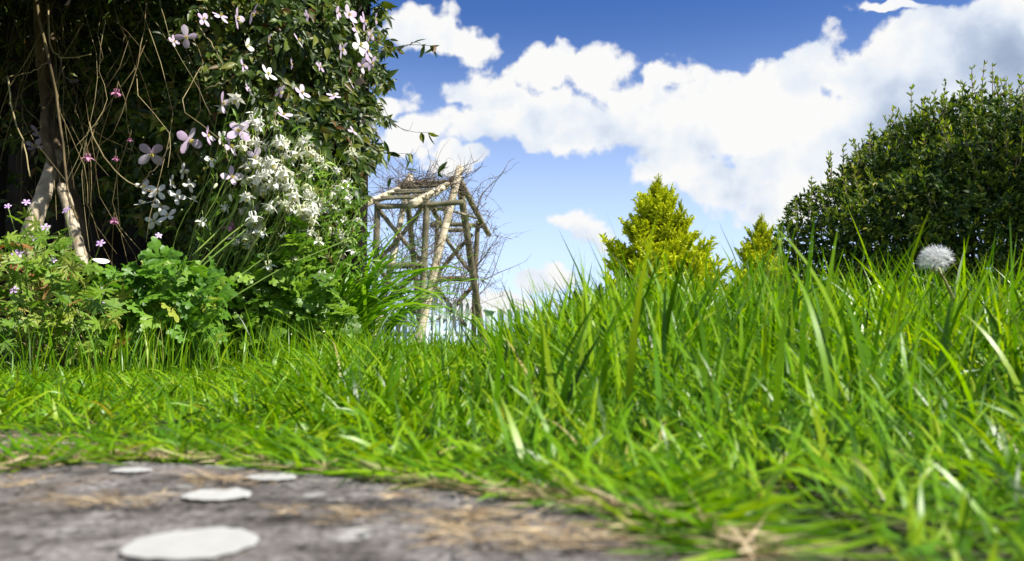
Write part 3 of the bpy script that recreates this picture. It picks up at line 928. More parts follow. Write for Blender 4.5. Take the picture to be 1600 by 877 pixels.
def clem_flower(u, v, size_px, facing, roll, d=None):
    d = d if d is not None else float(clem_depth(u, v)) - .07
    c = P(u, v, d)
    s = .92 * size_px / F * d / 2
    facing = Vector(facing) + Vector((random.gauss(.25, .35), random.gauss(.15, .25), random.gauss(0.05, .35)))
    f = bpy.data.objects.new('flower', None)
    f.empty_display_size = .01
    COL.objects.link(f)
    f.parent = clem
    f.matrix_local = frame(c - Vector(clem.location), Vector((math.cos(roll), .2, math.sin(roll))), facing, s, True)
    dp = .25 * random.random()
    pale = (v > 262 and u < 300) or random.random() < .15
    for k in range(4):
        a = k * math.pi / 2 + random.gauss(0, .14)
        lift = .15 + .55 * random.random() - dp * 1.6
        t = Vector((math.cos(a), math.sin(a), lift))
        o = put('petal', random.choice(PALE_MESH if pale else PETAL_MESH), f, frame((0, 0, 0), t, Vector((-lift * math.cos(a), -lift * math.sin(a), 1)), 1.0 + random.gauss(0, .06)))
    put('stamen_tuft', STAMEN, f)
FRONT = (.25, -.9, .25)
flist = [(236, 241, 50, (.1, -.95, .25)), (296, 219, 52, (.5, -.8, .1)), (113, 128, 36, (.5, -.6, .6)), (291, 58, 40, (.6, -.6, -.1)), (60, 209, 32, (.2, -.7, .5)), (55, 229, 34, (0, -.8, .5)),
         (347, 161, 36, (.8, -.5, .1)), (385, 73, 34, (.9, -.35, .1)), (380, 102, 26, (.9, -.4, 0)), (362, 277, 38, (.4, -.7, .5)), (370, 29, 40, (.9, -.3, -.1)), (394, 22, 38, (.95, -.25, 0)),
         (480, 24, 24, (.9, -.2, .3)), (466, 63, 34, (.7, -.5, .5)), (418, 116, 36, (.85, -.45, .1)), (471, 145, 36, (.7, -.6, .2)), (438, 144, 28, (.9, -.3, 0)), (522, 150, 30, (.3, -.7, .7)),
         (534, 77, 34, (.8, -.5, -.2)), (545, 24, 38, FRONT), (562, 70, 40, (.9, -.4, 0)), (570, 34, 36, (.9, -.4, .2)), (574, 80, 36, (.95, -.3, 0)), (581, 99, 32, (.9, -.3, .1)), (565, 103, 28, (.7, -.6, 0)),
         (579, 55, 30, (.9, -.4, 0)), (442, 180, 38, (.4, -.8, .3)), (373, 205, 46, (.3, -.85, .2)), (324, 212, 34, (.8, -.5, .1)), (360, 229, 40, (.5, -.8, .1)), (399, 246, 36, (.6, -.7, 0)),
         (389, 140, 26, (.9, -.3, .2)), (345, 25, 34, (.7, -.6, .2)), (318, 30, 30, (.9, -.2, .2)), (527, 20, 26, (.6, -.6, .4)), (345, 215, 28, (.8, -.5, 0)), (272, 65, 24, (.7, -.6, 0)), (556, 45, 30, (.8, -.5, .2)),
         (225, 292, 34, FRONT), (247, 300, 34, (.2, -.9, .3)), (286, 268, 30, (.5, -.7, .4)), (224, 318, 34, (.2, -.8, .5)), (250, 322, 36, FRONT), (276, 308, 32, (.4, -.8, .4)), (296, 290, 28, (.7, -.6, .2)),
         (262, 338, 34, (.2, -.8, .5)), (240, 345, 30, FRONT), (268, 285, 30, (.4, -.8, .3)), (330, 250, 28, (.6, -.7, .2)), (420, 60, 22, (.9, -.3, 0)), (500, 105, 24, (.8, -.4, .3)), (548, 130, 24, (.8, -.4, .2)),
         (300, 310, 26, (.6, -.6, .2)), (552, 205, 24, (.7, -.5, .3)), (586, 30, 26, (.9, -.3, .1)), (455, 100, 22, (.8, -.5, 0))]
for (u, v, s, fc) in flist:
    clem_flower(u, v, s, fc, random.random() * 6.28)

# ------------------------------------------------------------------ other bed plants
def flower_at(root, name, meshes, c, face, s, roll=0.0, label=None):
    f = bpy.data.objects.new(name, None)
    f.empty_display_size = .01
    COL.objects.link(f)
    f.parent = root
    f.matrix_local = frame(Vector(c) - Vector(root.location), Vector((math.cos(roll), math.sin(roll), .13)), face, s, True)
    if label: f['label'] = label
    for nm, me in meshes:
        put(nm, me, f)
    return f

# columbine bloom: hooked spurs above (+z), flared sepals, cup mouth downwards
def columbine_meshes(outer, inner):
    cal, cup = MB(), MB()
    tp = t_blade([(0, .06), (.25, .20), (.5, .24), (.8, .13), (1, .01)], fold=.1, curl=.25)
    for k in range(5):
        a = k * 2 * math.pi / 5
        t = np.array([math.cos(a), math.sin(a), -.15]); n_ = np.array([.15 * math.cos(a), .15 * math.sin(a), 1])
        scatter(cal, tp, [np.array([0, 0, .05])], [t], [n_], [1.1])
    prof = [(.10, .10), (.26, .02), (.32, -.18), (.30, -.36), (.37, -.50)]
    sides = 10
    vs = []
    for i, (r, z) in enumerate(prof):
        for k in range(sides):
            a = (k + .5) * 2 * math.pi / sides
            m = 1 + (.10 if k % 2 else -.08) * (i / 4)
            vs.append((math.cos(a) * r * m, math.sin(a) * r * m, z - (.08 if (k % 2 and i == 4) else 0)))
    q = [(i * sides + k, i * sides + (k + 1) % sides, (i + 1) * sides + (k + 1) % sides, (i + 1) * sides + k) for i in range(len(prof) - 1) for k in range(sides)]
    cup.add(vs, q)
    for k in range(5):
        a = (k + .5) * 2 * math.pi / 5
        c, s_ = math.cos(a), math.sin(a)
        tube([(c * .26, s_ * .26, .0), (c * .36, s_ * .36, .28), (c * .34, s_ * .34, .48), (c * .20, s_ * .20, .58)], .10, .03, 4, cup)
    st = MB()
    for k in range(6):
        a = k * 1.047
        tube([(math.cos(a) * .05, math.sin(a) * .05, -.2), (math.cos(a) * .10, math.sin(a) * .10, -.78)], .025, .035, 3, st)
    return [('calyx', cal.mesh('calyx', outer)), ('corolla', cup.mesh('corolla', inner)), ('stamen_tuft', st.mesh('stamen_tuft', MAT['stamen']))]
COLUMBINE = columbine_meshes(MAT['white_petal'], MAT['white_petal'])
COLUMBINE_C = columbine_meshes(MAT['white_petal'], MAT['cream_petal'])
COLUMBINE_P = columbine_meshes(MAT['magenta_petal'], MAT['magenta_petal'])
bud = MB()
prof = [(.02, .5), (.20, .35), (.26, .0), (.18, -.4), (.02, -.65)]
vs = [(math.cos(k * 1.0472) * r, math.sin(k * 1.0472) * r, z) for r, z in prof for k in range(6)]
bud.add(vs, [(i * 6 + k, i * 6 + (k + 1) % 6, (i + 1) * 6 + (k + 1) % 6, (i + 1) * 6 + k) for i in range(4) for k in range(6)])
BUD = [('calyx', bud.mesh('calyx', MAT['cream_petal']))]

colu = thing('columbine_plant', tuple(P(430, 585, 1.88)), 'tall leaning columbine covered in nodding white bell flowers before the climber', 'flowering plant')
cl_px = []
def cluster(n, cu, cv, su, sv):
    for _ in range(n):
        cl_px.append((cu + random.gauss(0, su * 1.2), cv + random.gauss(0, sv * 1.2), random.uniform(31, 42)))
cluster(19, 405, 200, 20, 20)
cluster(24, 430, 245, 24, 16)
cluster(34, 428, 282, 26, 18)
cluster(20, 470, 312, 22, 14)
cluster(13, 455, 335, 22, 12)
cluster(6, 390, 305, 18, 20)
cluster(6, 400, 370, 22, 18)
cluster(5, 420, 360, 30, 30)
cl_px += [(random.uniform(470, 565), random.uniform(235, 400), random.uniform(22, 30)) for _ in range(18)]
cl_px += [(503, 432, 40), (447, 322, 38), (460, 405, 30), (437, 442, 28), (516, 360, 36), (532, 366, 32), (545, 376, 34), (316, 347, 28), (395, 365, 30), (420, 415, 32), (524, 302, 26), (530, 330, 26), (500, 250, 30),
          (552, 392, 26), (560, 345, 22), (538, 345, 26), (372, 262, 26), (352, 325, 24), (545, 310, 24), (480, 262, 28), (380, 330, 26), (488, 345, 28)]
base_pts = [P(u, 575, d) for u, d in ((250, 1.86), (290, 1.9), (330, 1.84), (370, 1.88), (410, 1.9), (450, 1.95))]
for i, (u, v, s) in enumerate(cl_px):
    d = 1.80 + random.gauss(0, .045) + (.08 if u > 520 else 0)
    c = P(u, v, d)
    face = Vector((random.gauss(.3, .45), random.gauss(.15, .35), 1.0))
    ms = COLUMBINE if random.random() < .55 else COLUMBINE_C
    sc = 0.86 * s / F * d / 2
    if random.random() < .22:
        flower_at(colu, 'bud', BUD, c, face, sc * .75, random.random() * 6.28)
    else:
        flower_at(colu, 'flower', ms, c, face, sc, random.random() * 6.28)
    top = c + face.normalized() * sc * .25
    hook = top + Vector((-.006, 0, .020))
    b = min(base_pts, key=lambda p: abs(p.x - (c.x - .20)))
    low = b.lerp(hook, .55) + Vector((random.gauss(-.01, .02), random.gauss(0, .02), 0))
    st = [low.lerp(hook, .0), low.lerp(hook, .5) + Vector((random.gauss(0, .008), random.gauss(0, .008), 0)), hook, top] if i % 3 else [b, low, hook, top]
    part('stem', tube(spline(st, 9), .0011, .0008, 4), MAT['green_stem'], colu)
for ctrl in [[(312, 500, 1.70), (380, 455, 1.72), (450, 415, 1.74), (520, 385, 1.76), (560, 366, 1.78)], [(290, 440, 1.7), (340, 395, 1.72), (400, 345, 1.76), (440, 300, 1.8)], [(300, 425, 1.72), (350, 375, 1.74), (410, 330, 1.78), (455, 300, 1.8)],
             [(330, 470, 1.72), (390, 420, 1.74), (440, 385, 1.76), (480, 352, 1.78)], [(300, 400, 1.75), (350, 350, 1.78), (380, 300, 1.8), (395, 240, 1.82)], [(430, 500, 1.8), (450, 430, 1.8), (480, 370, 1.82), (500, 320, 1.84)],
             [(500, 480, 1.85), (520, 430, 1.87), (540, 380, 1.9), (556, 335, 1.92), (575, 312, 1.92)], [(470, 500, 1.8), (490, 470, 1.78), (503, 440, 1.78)]]:
    part('stem', stem_px(ctrl, .0020, .0013, 14, 5), MAT['green_stem'], colu)
def trefoil(depth, cup, tilt, scal=3):
    """three scalloped, notched leaflets joined at the stalk"""
    vs, t3 = [(0, 0, 0)], []
    for ang, L in ((-62, .78), (0, 1.0), (62, .80)):
        ca, sa = math.cos(R(ang)), math.sin(R(ang))
        def at(x, y, z=0):
            return (x * ca + y * sa, -x * sa + y * ca, z)
        c = len(vs); vs.append(at(0, .52 * L, .03))
        n = 4 * scal
        rim = []
        for i in range(n + 1):
            a = -2.35 + 4.7 * i / n
            f = abs(((i / n) * scal) % 1.0 - .5) * 2
            r = .30 * L * (1.12 - depth * f ** 3)
            rim.append(len(vs))
            vs.append(at(math.sin(a) * r, .55 * L + math.cos(a) * r * 1.1, -cup * r * r * 4 + .03 * math.sin(i * 1.9) + tilt * abs(math.sin(R(ang))) * .5))
        rim.append(0)
        t3 += [(c, rim[k + 1], rim[k]) for k in range(len(rim) - 1)] + [(c, rim[0], 0)]
    vs = np.array(vs)
    return vs, np.zeros((0, 4), int), np.array(t3), vs[:, 1]
L_COL = [trefoil(.35, .25, .10), trefoil(.5, .1, -.12)]
L_BRACT = t_blade([(0, .03), (.3, .12), (.6, .11), (1, .01)], fold=.2, curl=.3)
def px_cloud(n, u0, u1, v0, v1, d0, d1, keep=None):
    u = u0 + (u1 - u0) * rng.random(n); v = v0 + (v1 - v0) * rng.random(n)
    if keep is not None:
        k = keep(u, v); u, v = u[k], v[k]
    return PP(u, v, d0 + (d1 - d0) * rng.random(len(u)))
def leafset(p, up=.6, spread=.6, lo=.02, hi=.035):
    m = len(p)
    nor = nrm(np.stack([rng.normal(size=m) * spread + .25, rng.normal(size=m) * spread - .45, np.full(m, up)], -1))
    tip = nrm(np.stack([rng.normal(size=m), rng.normal(size=m) * .7 - .4, rng.normal(size=m) * .5 - .1], -1))
    return p, tip, nor, lo + (hi - lo) * rng.random(m)
c1 = px_cloud(1500, 270, 570, 280, 545, 1.74, 1.98, lambda u, v: (u < 500 + (v - 400) * .5) & (v > 560 - (u - 180) * .62 - 40 * rng.random(len(u))) & (v > 285 + np.abs(u - 460) * .5))
leaves(colu, 'leaf', L_COL, MAT['columbine_leaf'], *leafset(c1, .7, .6, .028, .048), 290)
c2 = px_cloud(2600, 290, 590, 180, 440, 1.77, 1.95, lambda u, v: (np.abs(u - np.interp(v, [180, 300, 420], [400, 440, 450])) < np.interp(v, [180, 300, 420], [50, 115, 150])))
mb = MB(); p_, t_, n_, s_ = leafset(c2, .5, .7, .014, .030)
t_ = nrm(t_ * .6 + np.array([.4, 0, .5]))
scatter(mb, L_BRACT, p_, t_, n_, s_)
part('bract', mb, MAT['columbine_leaf'], colu, kind='stuff')

# magenta double columbine, shaded under the climber
pinkc = thing('columbine_plant', tuple(P(190, 585, 1.92)), 'slender columbine with few small magenta blooms in the dark hollow', 'flowering plant')
for (u, v, s) in [(182, 145, 22), (137, 246, 22), (178, 345, 18), (360, 354, 24), (203, 219, 10), (181, 248, 14)]:
    d = 1.78
    c = P(u, v, d)
    flower_at(pinkc, 'flower', COLUMBINE_P, c, Vector((.2, -.3, 1)), s / F * d / 2, random.random() * 6)
    b = P(190 + .3 * (u - 190), 575, 1.92)
    part('stem', tube(spline([b, b.lerp(c, .35) + Vector((random.gauss(.03, .03), .04, 0)), b.lerp(c, .7) + Vector((random.gauss(-.03, .03), .05, 0)), c + Vector((0, 0, .014)), c], 14), .0009, .0007, 4), MAT['tan_stem'], pinkc)

# low clump of lobed leaves
lob = thing('lobed_leaf_plant', tuple(P(250, 585, 1.72)), 'low mound of rounded lobed green leaves between the pink cranesbill and white columbine', 'plant')
L_LOB = [trefoil(.45, .2, .08), trefoil(.35, .35, -.1), trefoil(.55, .1, .15)]
c3 = px_cloud(600, 150, 350, 380, 535, 1.60, 1.86, lambda u, v: v > 390 + np.abs(u - 255) * .30 + 18 * rng.random(len(u)))
leaves(lob, 'leaf', L_LOB, MAT['lobed_leaf'], *leafset(c3, .75, .65, .028, .048), 290)
for i in range(26):
    p = Vector(c3[rng.integers(len(c3))])
    b = Vector((-.735 + random.gauss(0, .03), 1.74 + random.gauss(0, .03), -.01))
    part('stem', tube(spline([b, b.lerp(p, .5) + Vector((0, 0, .03)), p], 7), .0013, .0009, 4), MAT['green_stem'], lob)

# cranesbill (small lilac flowers, ferny leaves turning red)
ger = thing('cranesbill_plant', tuple(P(90, 590, 1.6)), 'ferny cranesbill with tiny lilac flowers and some reddened leaves at far left', 'flowering plant')
def ferny_rim():
    pts = [(0, 0)]
    for a in (-95, -48, 0, 48, 95):
        L = .75 + .25 * math.cos(R(a))
        for (da, r) in ((-20, .30), (-15, .62), (-9, .55), (-5, .88), (0, 1.0), (5, .88), (9, .55), (15, .62), (20, .30)):
            an = R(a + da)
            pts.append((math.sin(an) * r * L * .75, .2 + math.cos(an) * r * L * .8))
    return pts
L_GER = [t_fan(ferny_rim(), .25, .06, (0, .2)), t_fan(ferny_rim(), .05, .16, (0, .2))]
gtop = lambda u: np.interp(u, [-80, 0, 60, 120, 170, 220], [330, 345, 335, 380, 430, 480])
c4 = px_cloud(820, -90, 200, 325, 560, 1.42, 1.80, lambda u, v: v > gtop(u) + 40 * rng.random(len(u)) ** 2)
leaves(ger, 'leaf', L_GER, MAT['geranium_leaf'], *leafset(c4, .75, .6, .024, .044), 300)
five = t_blade([(0, .05), (.4, .20), (.75, .27), (.95, .18), (1, .06)], fold=-.05, curl=.12)
fb = MB()
for k in range(5):
    a = k * 1.2566
    scatter(fb, five, [np.zeros(3)], [np.array([math.cos(a), math.sin(a), .12])], [np.array([0, 0, 1.0])], [1.0])
fs = MB(); tube([(0, 0, -.25), (0, 0, .12)], .09, .12, 5, fs)
LILAC = [('corolla', fb.mesh('corolla', MAT['lilac_petal'])), ('flower_eye', fs.mesh('flower_eye', MAT['magenta_petal']))]
for (u, v, s) in [(41, 316, 13), (103, 328, 15), (71, 355, 15), (27, 397, 18), (157, 380, 15), (22, 453, 15), (158, 455, 17), (146, 466, 13), (84, 407, 10), (35, 407, 8), (158, 474, 12), (108, 415, 10), (248, 368, 11), (53, 372, 12), (12, 322, 11)]:
    d = 1.5 if u < 200 else 1.65
    c = P(u, v, d)
    flower_at(ger, 'flower', LILAC, c, Vector((random.gauss(.1, .3), -.8, .5)), s / F * d / 2, random.random() * 6)
    b = P(80 + .35 * (u - 80), 570, 1.6)
    part('stem', tube(spline([b, b.lerp(c, .55) + Vector((random.gauss(0, .02), .01, .01)), c], 9), .0012, .0008, 4), MAT['green_stem'], ger)
for i in range(40):
    p = Vector(c4[rng.integers(len(c4))])
    b = P(80 + random.gauss(0, 50), 575, 1.6)
    part('stem', tube(spline([b, b.lerp(p, .5) + Vector((random.gauss(0, .01), 0, .03)), p], 7), .0012, .0009, 4), MAT['tan_stem'], ger)
# a white petal caught on it
pc = P(157, 408, 1.44)
o = put('fallen_petal', tpl_mesh('fallen_petal', (t_pet[0] * np.array([1.0, 1, 1]), t_pet[1], t_pet[2], t_pet[3]), MAT['white_petal']))
o.matrix_world = frame(pc + Vector((-.014, 0, .004)), (1, .0, -.1), (0, -.55, .8), .030)
tag(o, 'white petal caught on top of the ferny cranesbill leaves', 'petal')

# daylily clump
day = thing('daylily_clump', tuple(P(540, 575, 2.12)), 'clump of long arching bright green strap leaves in front of the rustic arbour', 'plant')
b0 = P(522, 565, 2.0)
for i in range(210):
    an = random.gauss(-.25, .6)                        # mostly towards the right
    if random.random() < .18: an += math.pi
    L = random.uniform(.28, .46)
    mbb = MB()
    root = np.array([[b0.x + random.gauss(0, .045), b0.y + random.gauss(0, .06), -.01]])
    ribbons(mbb, root, np.array([an * .9]), np.array([abs(random.gauss(.25, .25))]), np.array([random.uniform(1.0, 2.2)]), np.array([L]), np.array([random.uniform(.009, .014)]), 8, np.array([random.gauss(0, .35)]))
    part('leaf', mbb, MAT['daylily_leaf'], day)

# ------------------------------------------------------------------ rustic arbour
arb = thing('rustic_arbour', tuple(P(665, 545, 10.4)), 'rustic garden arbour of round weathered poles overgrown with bare twigs', 'arbour')
def pole(name, a, b, r, mat='pole', r1=None, bow=.012):
    a, b = P(*a), P(*b)
    m = (a + b) / 2 + Vector((random.gauss(0, bow), random.gauss(0, bow), random.gauss(0, bow)))
    return part(name, tube(spline([a, m, b], 12), r * .84, (r1 or r * .92) * .84, 10, wob=.12), MAT[mat], arb)
NR, FA, MI = 9.4, 11.4, 10.4
pole('post', (583, 560, NR), (590, 318, NR), .048)
pole('post', (657, 560, NR), (668, 306, NR), .050)
pole('post', (676, 556, FA), (684, 345, FA), .045)
pole('post', (740, 556, FA), (747, 345, FA), .045)
pole('beam', (588, 323, NR - .06), (724, 316, NR - .02), .040)
pole('beam', (672, 352, FA), (760, 354, FA), .040)
pole('beam', (628, 290, MI), (722, 283, MI), .042)
pole('rail', (592, 415, NR - .07), (662, 414, NR - .07), .045)
pole('rail', (672, 438, FA - .07), (746, 438, FA - .07), .045)
pole('rail', (690, 358, FA - .09), (736, 357, FA - .09), .040)
pole('brace', (592, 328, NR + .05), (660, 410, NR + .05), .032)
pole('brace', (662, 322, NR + .10), (586, 412, NR + .10), .032)
pole('brace', (658, 420, NR + .05), (600, 480, NR + .05), .032)
pole('brace', (592, 420, NR + .10), (650, 490, NR + .10), .032)
pole('brace', (690, 362, FA + .05), (741, 432, FA + .05), .034)
pole('brace', (738, 366, FA + .10), (680, 432, FA + .10), .034)
pole('brace', (678, 444, FA + .05), (728, 510, FA + .05), .034)
pole('brace', (742, 444, FA + .10), (690, 505, FA + .10), .034)
pole('rafter', (566, 321, NR - .22), (648, 286, MI - .03), .052, 'weathered_pole')
pole('rafter', (642, 320, NR - .28), (711, 281, MI - .06), .056, 'weathered_pole')
pole('rafter', (721, 286, MI + .05), (764, 367, FA + .25), .050)
pole('rafter', (640, 286, MI + .05), (690, 352, FA + .25), .045)
pole('leg', (641, 274, MI - .10), (577, 560, NR - .2), .050, 'weathered_pole')
pole('leg', (634, 280, MI + .10), (668, 560, FA + .2), .046)
pole('leg', (719, 262, MI - .12), (648, 560, NR - .2), .060, 'weathered_pole', .055)
pole('leg', (716, 270, MI + .12), (759, 560, FA + .15), .058)
pole('tie', (672, 325, MI), (744, 341, MI + .4), .022)
pole('tie', (676, 331, MI), (724, 312, MI + .3), .022)

for k in range(6):
    f = (k + .6) / 6.6
    d_ = NR - .15 + f * (MI - NR)
    pole('lath', (574 + 68 * f + random.gauss(0, 3), 317 - 34 * f, d_), (664 + 52 * f, 314 - 32 * f + random.gauss(0, 2), d_ - .03), .022)
vine = thing('bare_vine', tuple(P(668, 545, 10.3)), 'leafless tangled vine of thin twigs wound through the rustic arbour', 'climbing plant')
stuff = MB()
def twig(p, dirv_, L, r, depth, out):
    pts = [p.copy()]
    d = dirv_.normalized()
    n = 7
    for i in range(n):
        d = (d + Vector((random.gauss(0, .22), random.gauss(0, .22), random.gauss(0, .22)))).normalized()
        pts.append(pts[-1] + d * L / n)
    tube(pts, r, r * .4, 4, out, caps=False)
    if depth:
        for _ in range(random.choice((2, 3))):
            k = random.randrange(2, n)
            twig(pts[k], d + Vector((random.gauss(0, .8), random.gauss(0, .8), random.gauss(.1, .7))), L * random.uniform(.35, .6), r * .6, depth - 1, out)
for i in range(46):                                   # main stems climbing the poles
    out = MB()
    side = random.random() < .55
    u = random.uniform(592, 668) if side else random.uniform(672, 752)
    dd = (NR if side else FA) + random.gauss(0, .12)
    twig(P(u, random.uniform(430, 545), dd), Vector((random.gauss(0, .35), random.gauss(0, .2), 1)), random.uniform(.7, 1.3), .007, 2, out)
    part('stem', out, MAT['vine_twig'], vine)
for i in range(290):
    u = random.gauss(662, 32) if i % 3 else random.gauss(722, 26)
    v = random.uniform(300, 480)
    twig(P(u, v, random.uniform(NR, FA)), Vector((random.gauss(0, 1), random.gauss(0, .6), random.gauss(.2, .9))), random.uniform(.2, .6), .0045, 1, stuff)
for i in range(110):                                  # the mat on the roof
    u = random.uniform(618, 706)
    a = P(u, np.interp(u, [618, 650, 706], [303, 288, 284]) + random.gauss(0, 5), MI - random.uniform(.0, .5))
    twig(a, Vector((random.gauss(0, 1), random.gauss(0, .5), random.gauss(0.05, .22))), random.uniform(.25, .6), .0055, 1, stuff)
part('twig', stuff, MAT['vine_twig'], vine, kind='stuff')
for ctrl, r in [([(745, 328, 10.6), (752, 306, 10.6), (768, 288, 10.6), (782, 275, 10.6), (794, 254, 10.6)], .010), ([(752, 440, 11.2), (775, 428, 11.2), (800, 418, 11.2), (822, 408, 11.2)], .007),
                ([(748, 300, 10.6), (770, 312, 10.6), (785, 330, 10.6)], .004), ([(742, 470, 11.2), (765, 440, 11.2), (780, 400, 11.2), (790, 372, 11.2)], .007), ([(750, 450, 11.2), (770, 410, 11.2), (778, 380, 11.2)], .006),
                ([(590, 350, 9.4), (574, 335, 9.4), (566, 318, 9.4)], .004), ([(588, 380, 9.4), (572, 392, 9.4), (563, 410, 9.4)], .004), ([(640, 284, 10.3), (628, 270, 10.3), (604, 262, 10.3), (590, 268, 10.3)], .003)]:
    out = MB()
    pts = spline([P(*c) for c in ctrl], 12)
    tube(pts, r, r * .35, 5, out)
    for k in range(3, 12, 2):
        twig(Vector(pts[k]), Vector(pts[k] - pts[k - 2]).normalized() + Vector((random.gauss(0, .6), 0, random.gauss(0, .6))), random.uniform(.06, .16), r * .35, 0, out)
    part('stem', out, MAT['vine_twig'], vine)
n = 420
u = np.where(rng.random(n) < .6, 660 + rng.normal(size=n) * 22, 700 + rng.normal(size=n) * 30)
vl = PP(u, 300 + 175 * rng.random(n), 9.3 + 1.2 * rng.random(n))
mb = MB(); scatter(mb, L_CLEM[2], vl, unit(n), unit(n), .035 + .03 * rng.random(n))
part('leaf', mb, MAT['geranium_leaf'], vine, kind='stuff')

# ------------------------------------------------------------------ picket fence
pf = thing('picket_fence', tuple(P(740, 545, 12.0)), 'pale mint painted picket fence with capped post beyond the long grass', 'fence')
def picket(x, y, h, w, yaw):
    b = MB()
    t_ = .02
    prof = [(-w / 2, 0), (w / 2, 0), (w / 2, h - .06), (w * .28, h - .02), (0, h), (-w * .28, h - .02), (-w / 2, h - .06)]
    c, s_ = math.cos(yaw), math.sin(yaw)
    k = len(prof)
    vs = [(x + px_ * c - yy * s_, y + px_ * s_ + yy * c, pz - .01) for yy in (-t_ / 2, t_ / 2) for (px_, pz) in prof]
    q = [(i, (i + 1) % k, k + (i + 1) % k, k + i) for i in range(k)]
    t3 = [(0, i, i + 1) for i in range(1, k - 1)] + [(k, k + i + 1, k + i) for i in range(1, k - 1)]
    b.add(vs, q, t3)
    part('picket', b, MAT['fence_paint'], pf, smooth=False)
def run(u0, d0, u1, d1, n, h0, h1, w):
    a, b = P(u0, 540, d0), P(u1, 540, d1)
    yaw = math.atan2(b.y - a.y, b.x - a.x)
    for i in range(n):
        f = (i + .5) / n
        p = a.lerp(b, f)
        picket(p.x, p.y, h0 + (h1 - h0) * f + random.gauss(0, .008), w, yaw + random.gauss(0, .01))
    nv = Vector((-math.sin(yaw), math.cos(yaw), 0))
    for z in (.22, min(h0, h1) - .22):
        bb = MB()
        m = (a + b) / 2 + nv * .033
        box(bb, (m.x, m.y, z), ((b - a).length, .04, .07), ((math.cos(yaw), -math.sin(yaw), 0), (math.sin(yaw), math.cos(yaw), 0), (0, 0, 1)))
        part('rail', bb, MAT['fence_paint'], pf, smooth=False)
run(575, 11.6, 658, 11.75, 8, .60, .62, .070)
run(661, 10.75, 754, 11.9, 9, .79, .66, .068)
run(775, 12.2, 905, 12.6, 10, .62, .58, .088)
for (u, d, h) in ((765, 12.0, .56),):
    p = P(u, 540, d)
    bb = MB(); box(bb, (p.x, p.y, h / 2 - .01), (.13, .13, h)); part('post', bb, MAT['fence_paint'], pf, smooth=False)
    bb = MB(); box(bb, (p.x, p.y, h + .012), (.175, .175, .04))
    s_ = .0875
    bb.add([(p.x - s_ * .8, p.y - s_ * .8, h + .032), (p.x + s_ * .8, p.y - s_ * .8, h + .032), (p.x + s_ * .8, p.y + s_ * .8, h + .032), (p.x - s_ * .8, p.y + s_ * .8, h + .032), (p.x, p.y, h + .06)], None,
           [(0, 1, 4), (1, 2, 4), (2, 3, 4), (3, 0, 4)])
    part('post_cap', bb, MAT['fence_paint'], pf, smooth=False)

# ------------------------------------------------------------------ conifers
def conifer_branch(seed):
    """a flat rising spray, unit length along +y, built of scale-leaved shoots"""
    rr = np.random.default_rng(seed)
    b = MB()
    ax = np.stack([np.zeros(9), np.linspace(0, 1, 9), .18 * np.linspace(0, 1, 9) ** 2], -1)
    tube(ax, .016, .006, 4, b, caps=False)
    pos, tip, nor, sc, tt = [], [], [], [], []
    def shoot_(p0, d, L, base_t):
        n = max(4, int(L / .028))
        for i in range(n):
            f = (i + 1) / n
            p = p0 + d * L * f
            for s_ in range(3):
                j = rr.normal(size=3) * .55
                pos.append(p); tip.append(d * .9 + j); nor.append(rr.normal(size=3)); sc.append(.062 + .028 * rr.random()); tt.append(base_t + .45 * f)
    shoot_(ax[1], np.array([0, 1, .18]), .95, .5)
    for i in range(16):
        f = .12 + .82 * i / 16
        p = np.array([0, f, .18 * f * f])
        s_ = 1 if i % 2 else -1
        d = np.array([s_ * (.62 + .2 * rr.random()), .75, .25 + .45 * rr.random()]); d /= np.linalg.norm(d)
        shoot_(p, d, (.36 - .22 * f) * (.8 + .5 * rr.random()), .30 + .3 * f)
    for i in range(8):
        f = .2 + .7 * i / 8
        d = np.array([rr.normal() * .3, .6, .75]); d /= np.linalg.norm(d)
        shoot_(np.array([0, f, .18 * f * f]), d, .26 * (1.1 - f) + .08, .5)
    return b, (np.array(pos), np.array(tip), np.array(nor), np.array(sc), np.array(tt))
def branch_mesh(seed, mat):
    b, (p, t, n_, s, tt) = conifer_branch(seed)
    sc_t = (np.array([(-.20, 0, 0), (.20, 0, 0), (.12, .7, .03), (0, 1, 0), (-.12, .7, .03)]), np.array([(0, 1, 2, 4)]), np.array([(4, 2, 3)]), np.zeros(5))
    k0 = b.n
    scatter(b, sc_t, p, t, n_, s)
    b.t[-1] = np.repeat(tt, 5).astype(np.float32)
    return b.mesh('branch', mat)
GOLD = [branch_mesh(s, MAT['conifer']) for s in range(5)]
DARK = [branch_mesh(s + 20, MAT['conifer_dark']) for s in range(3)]
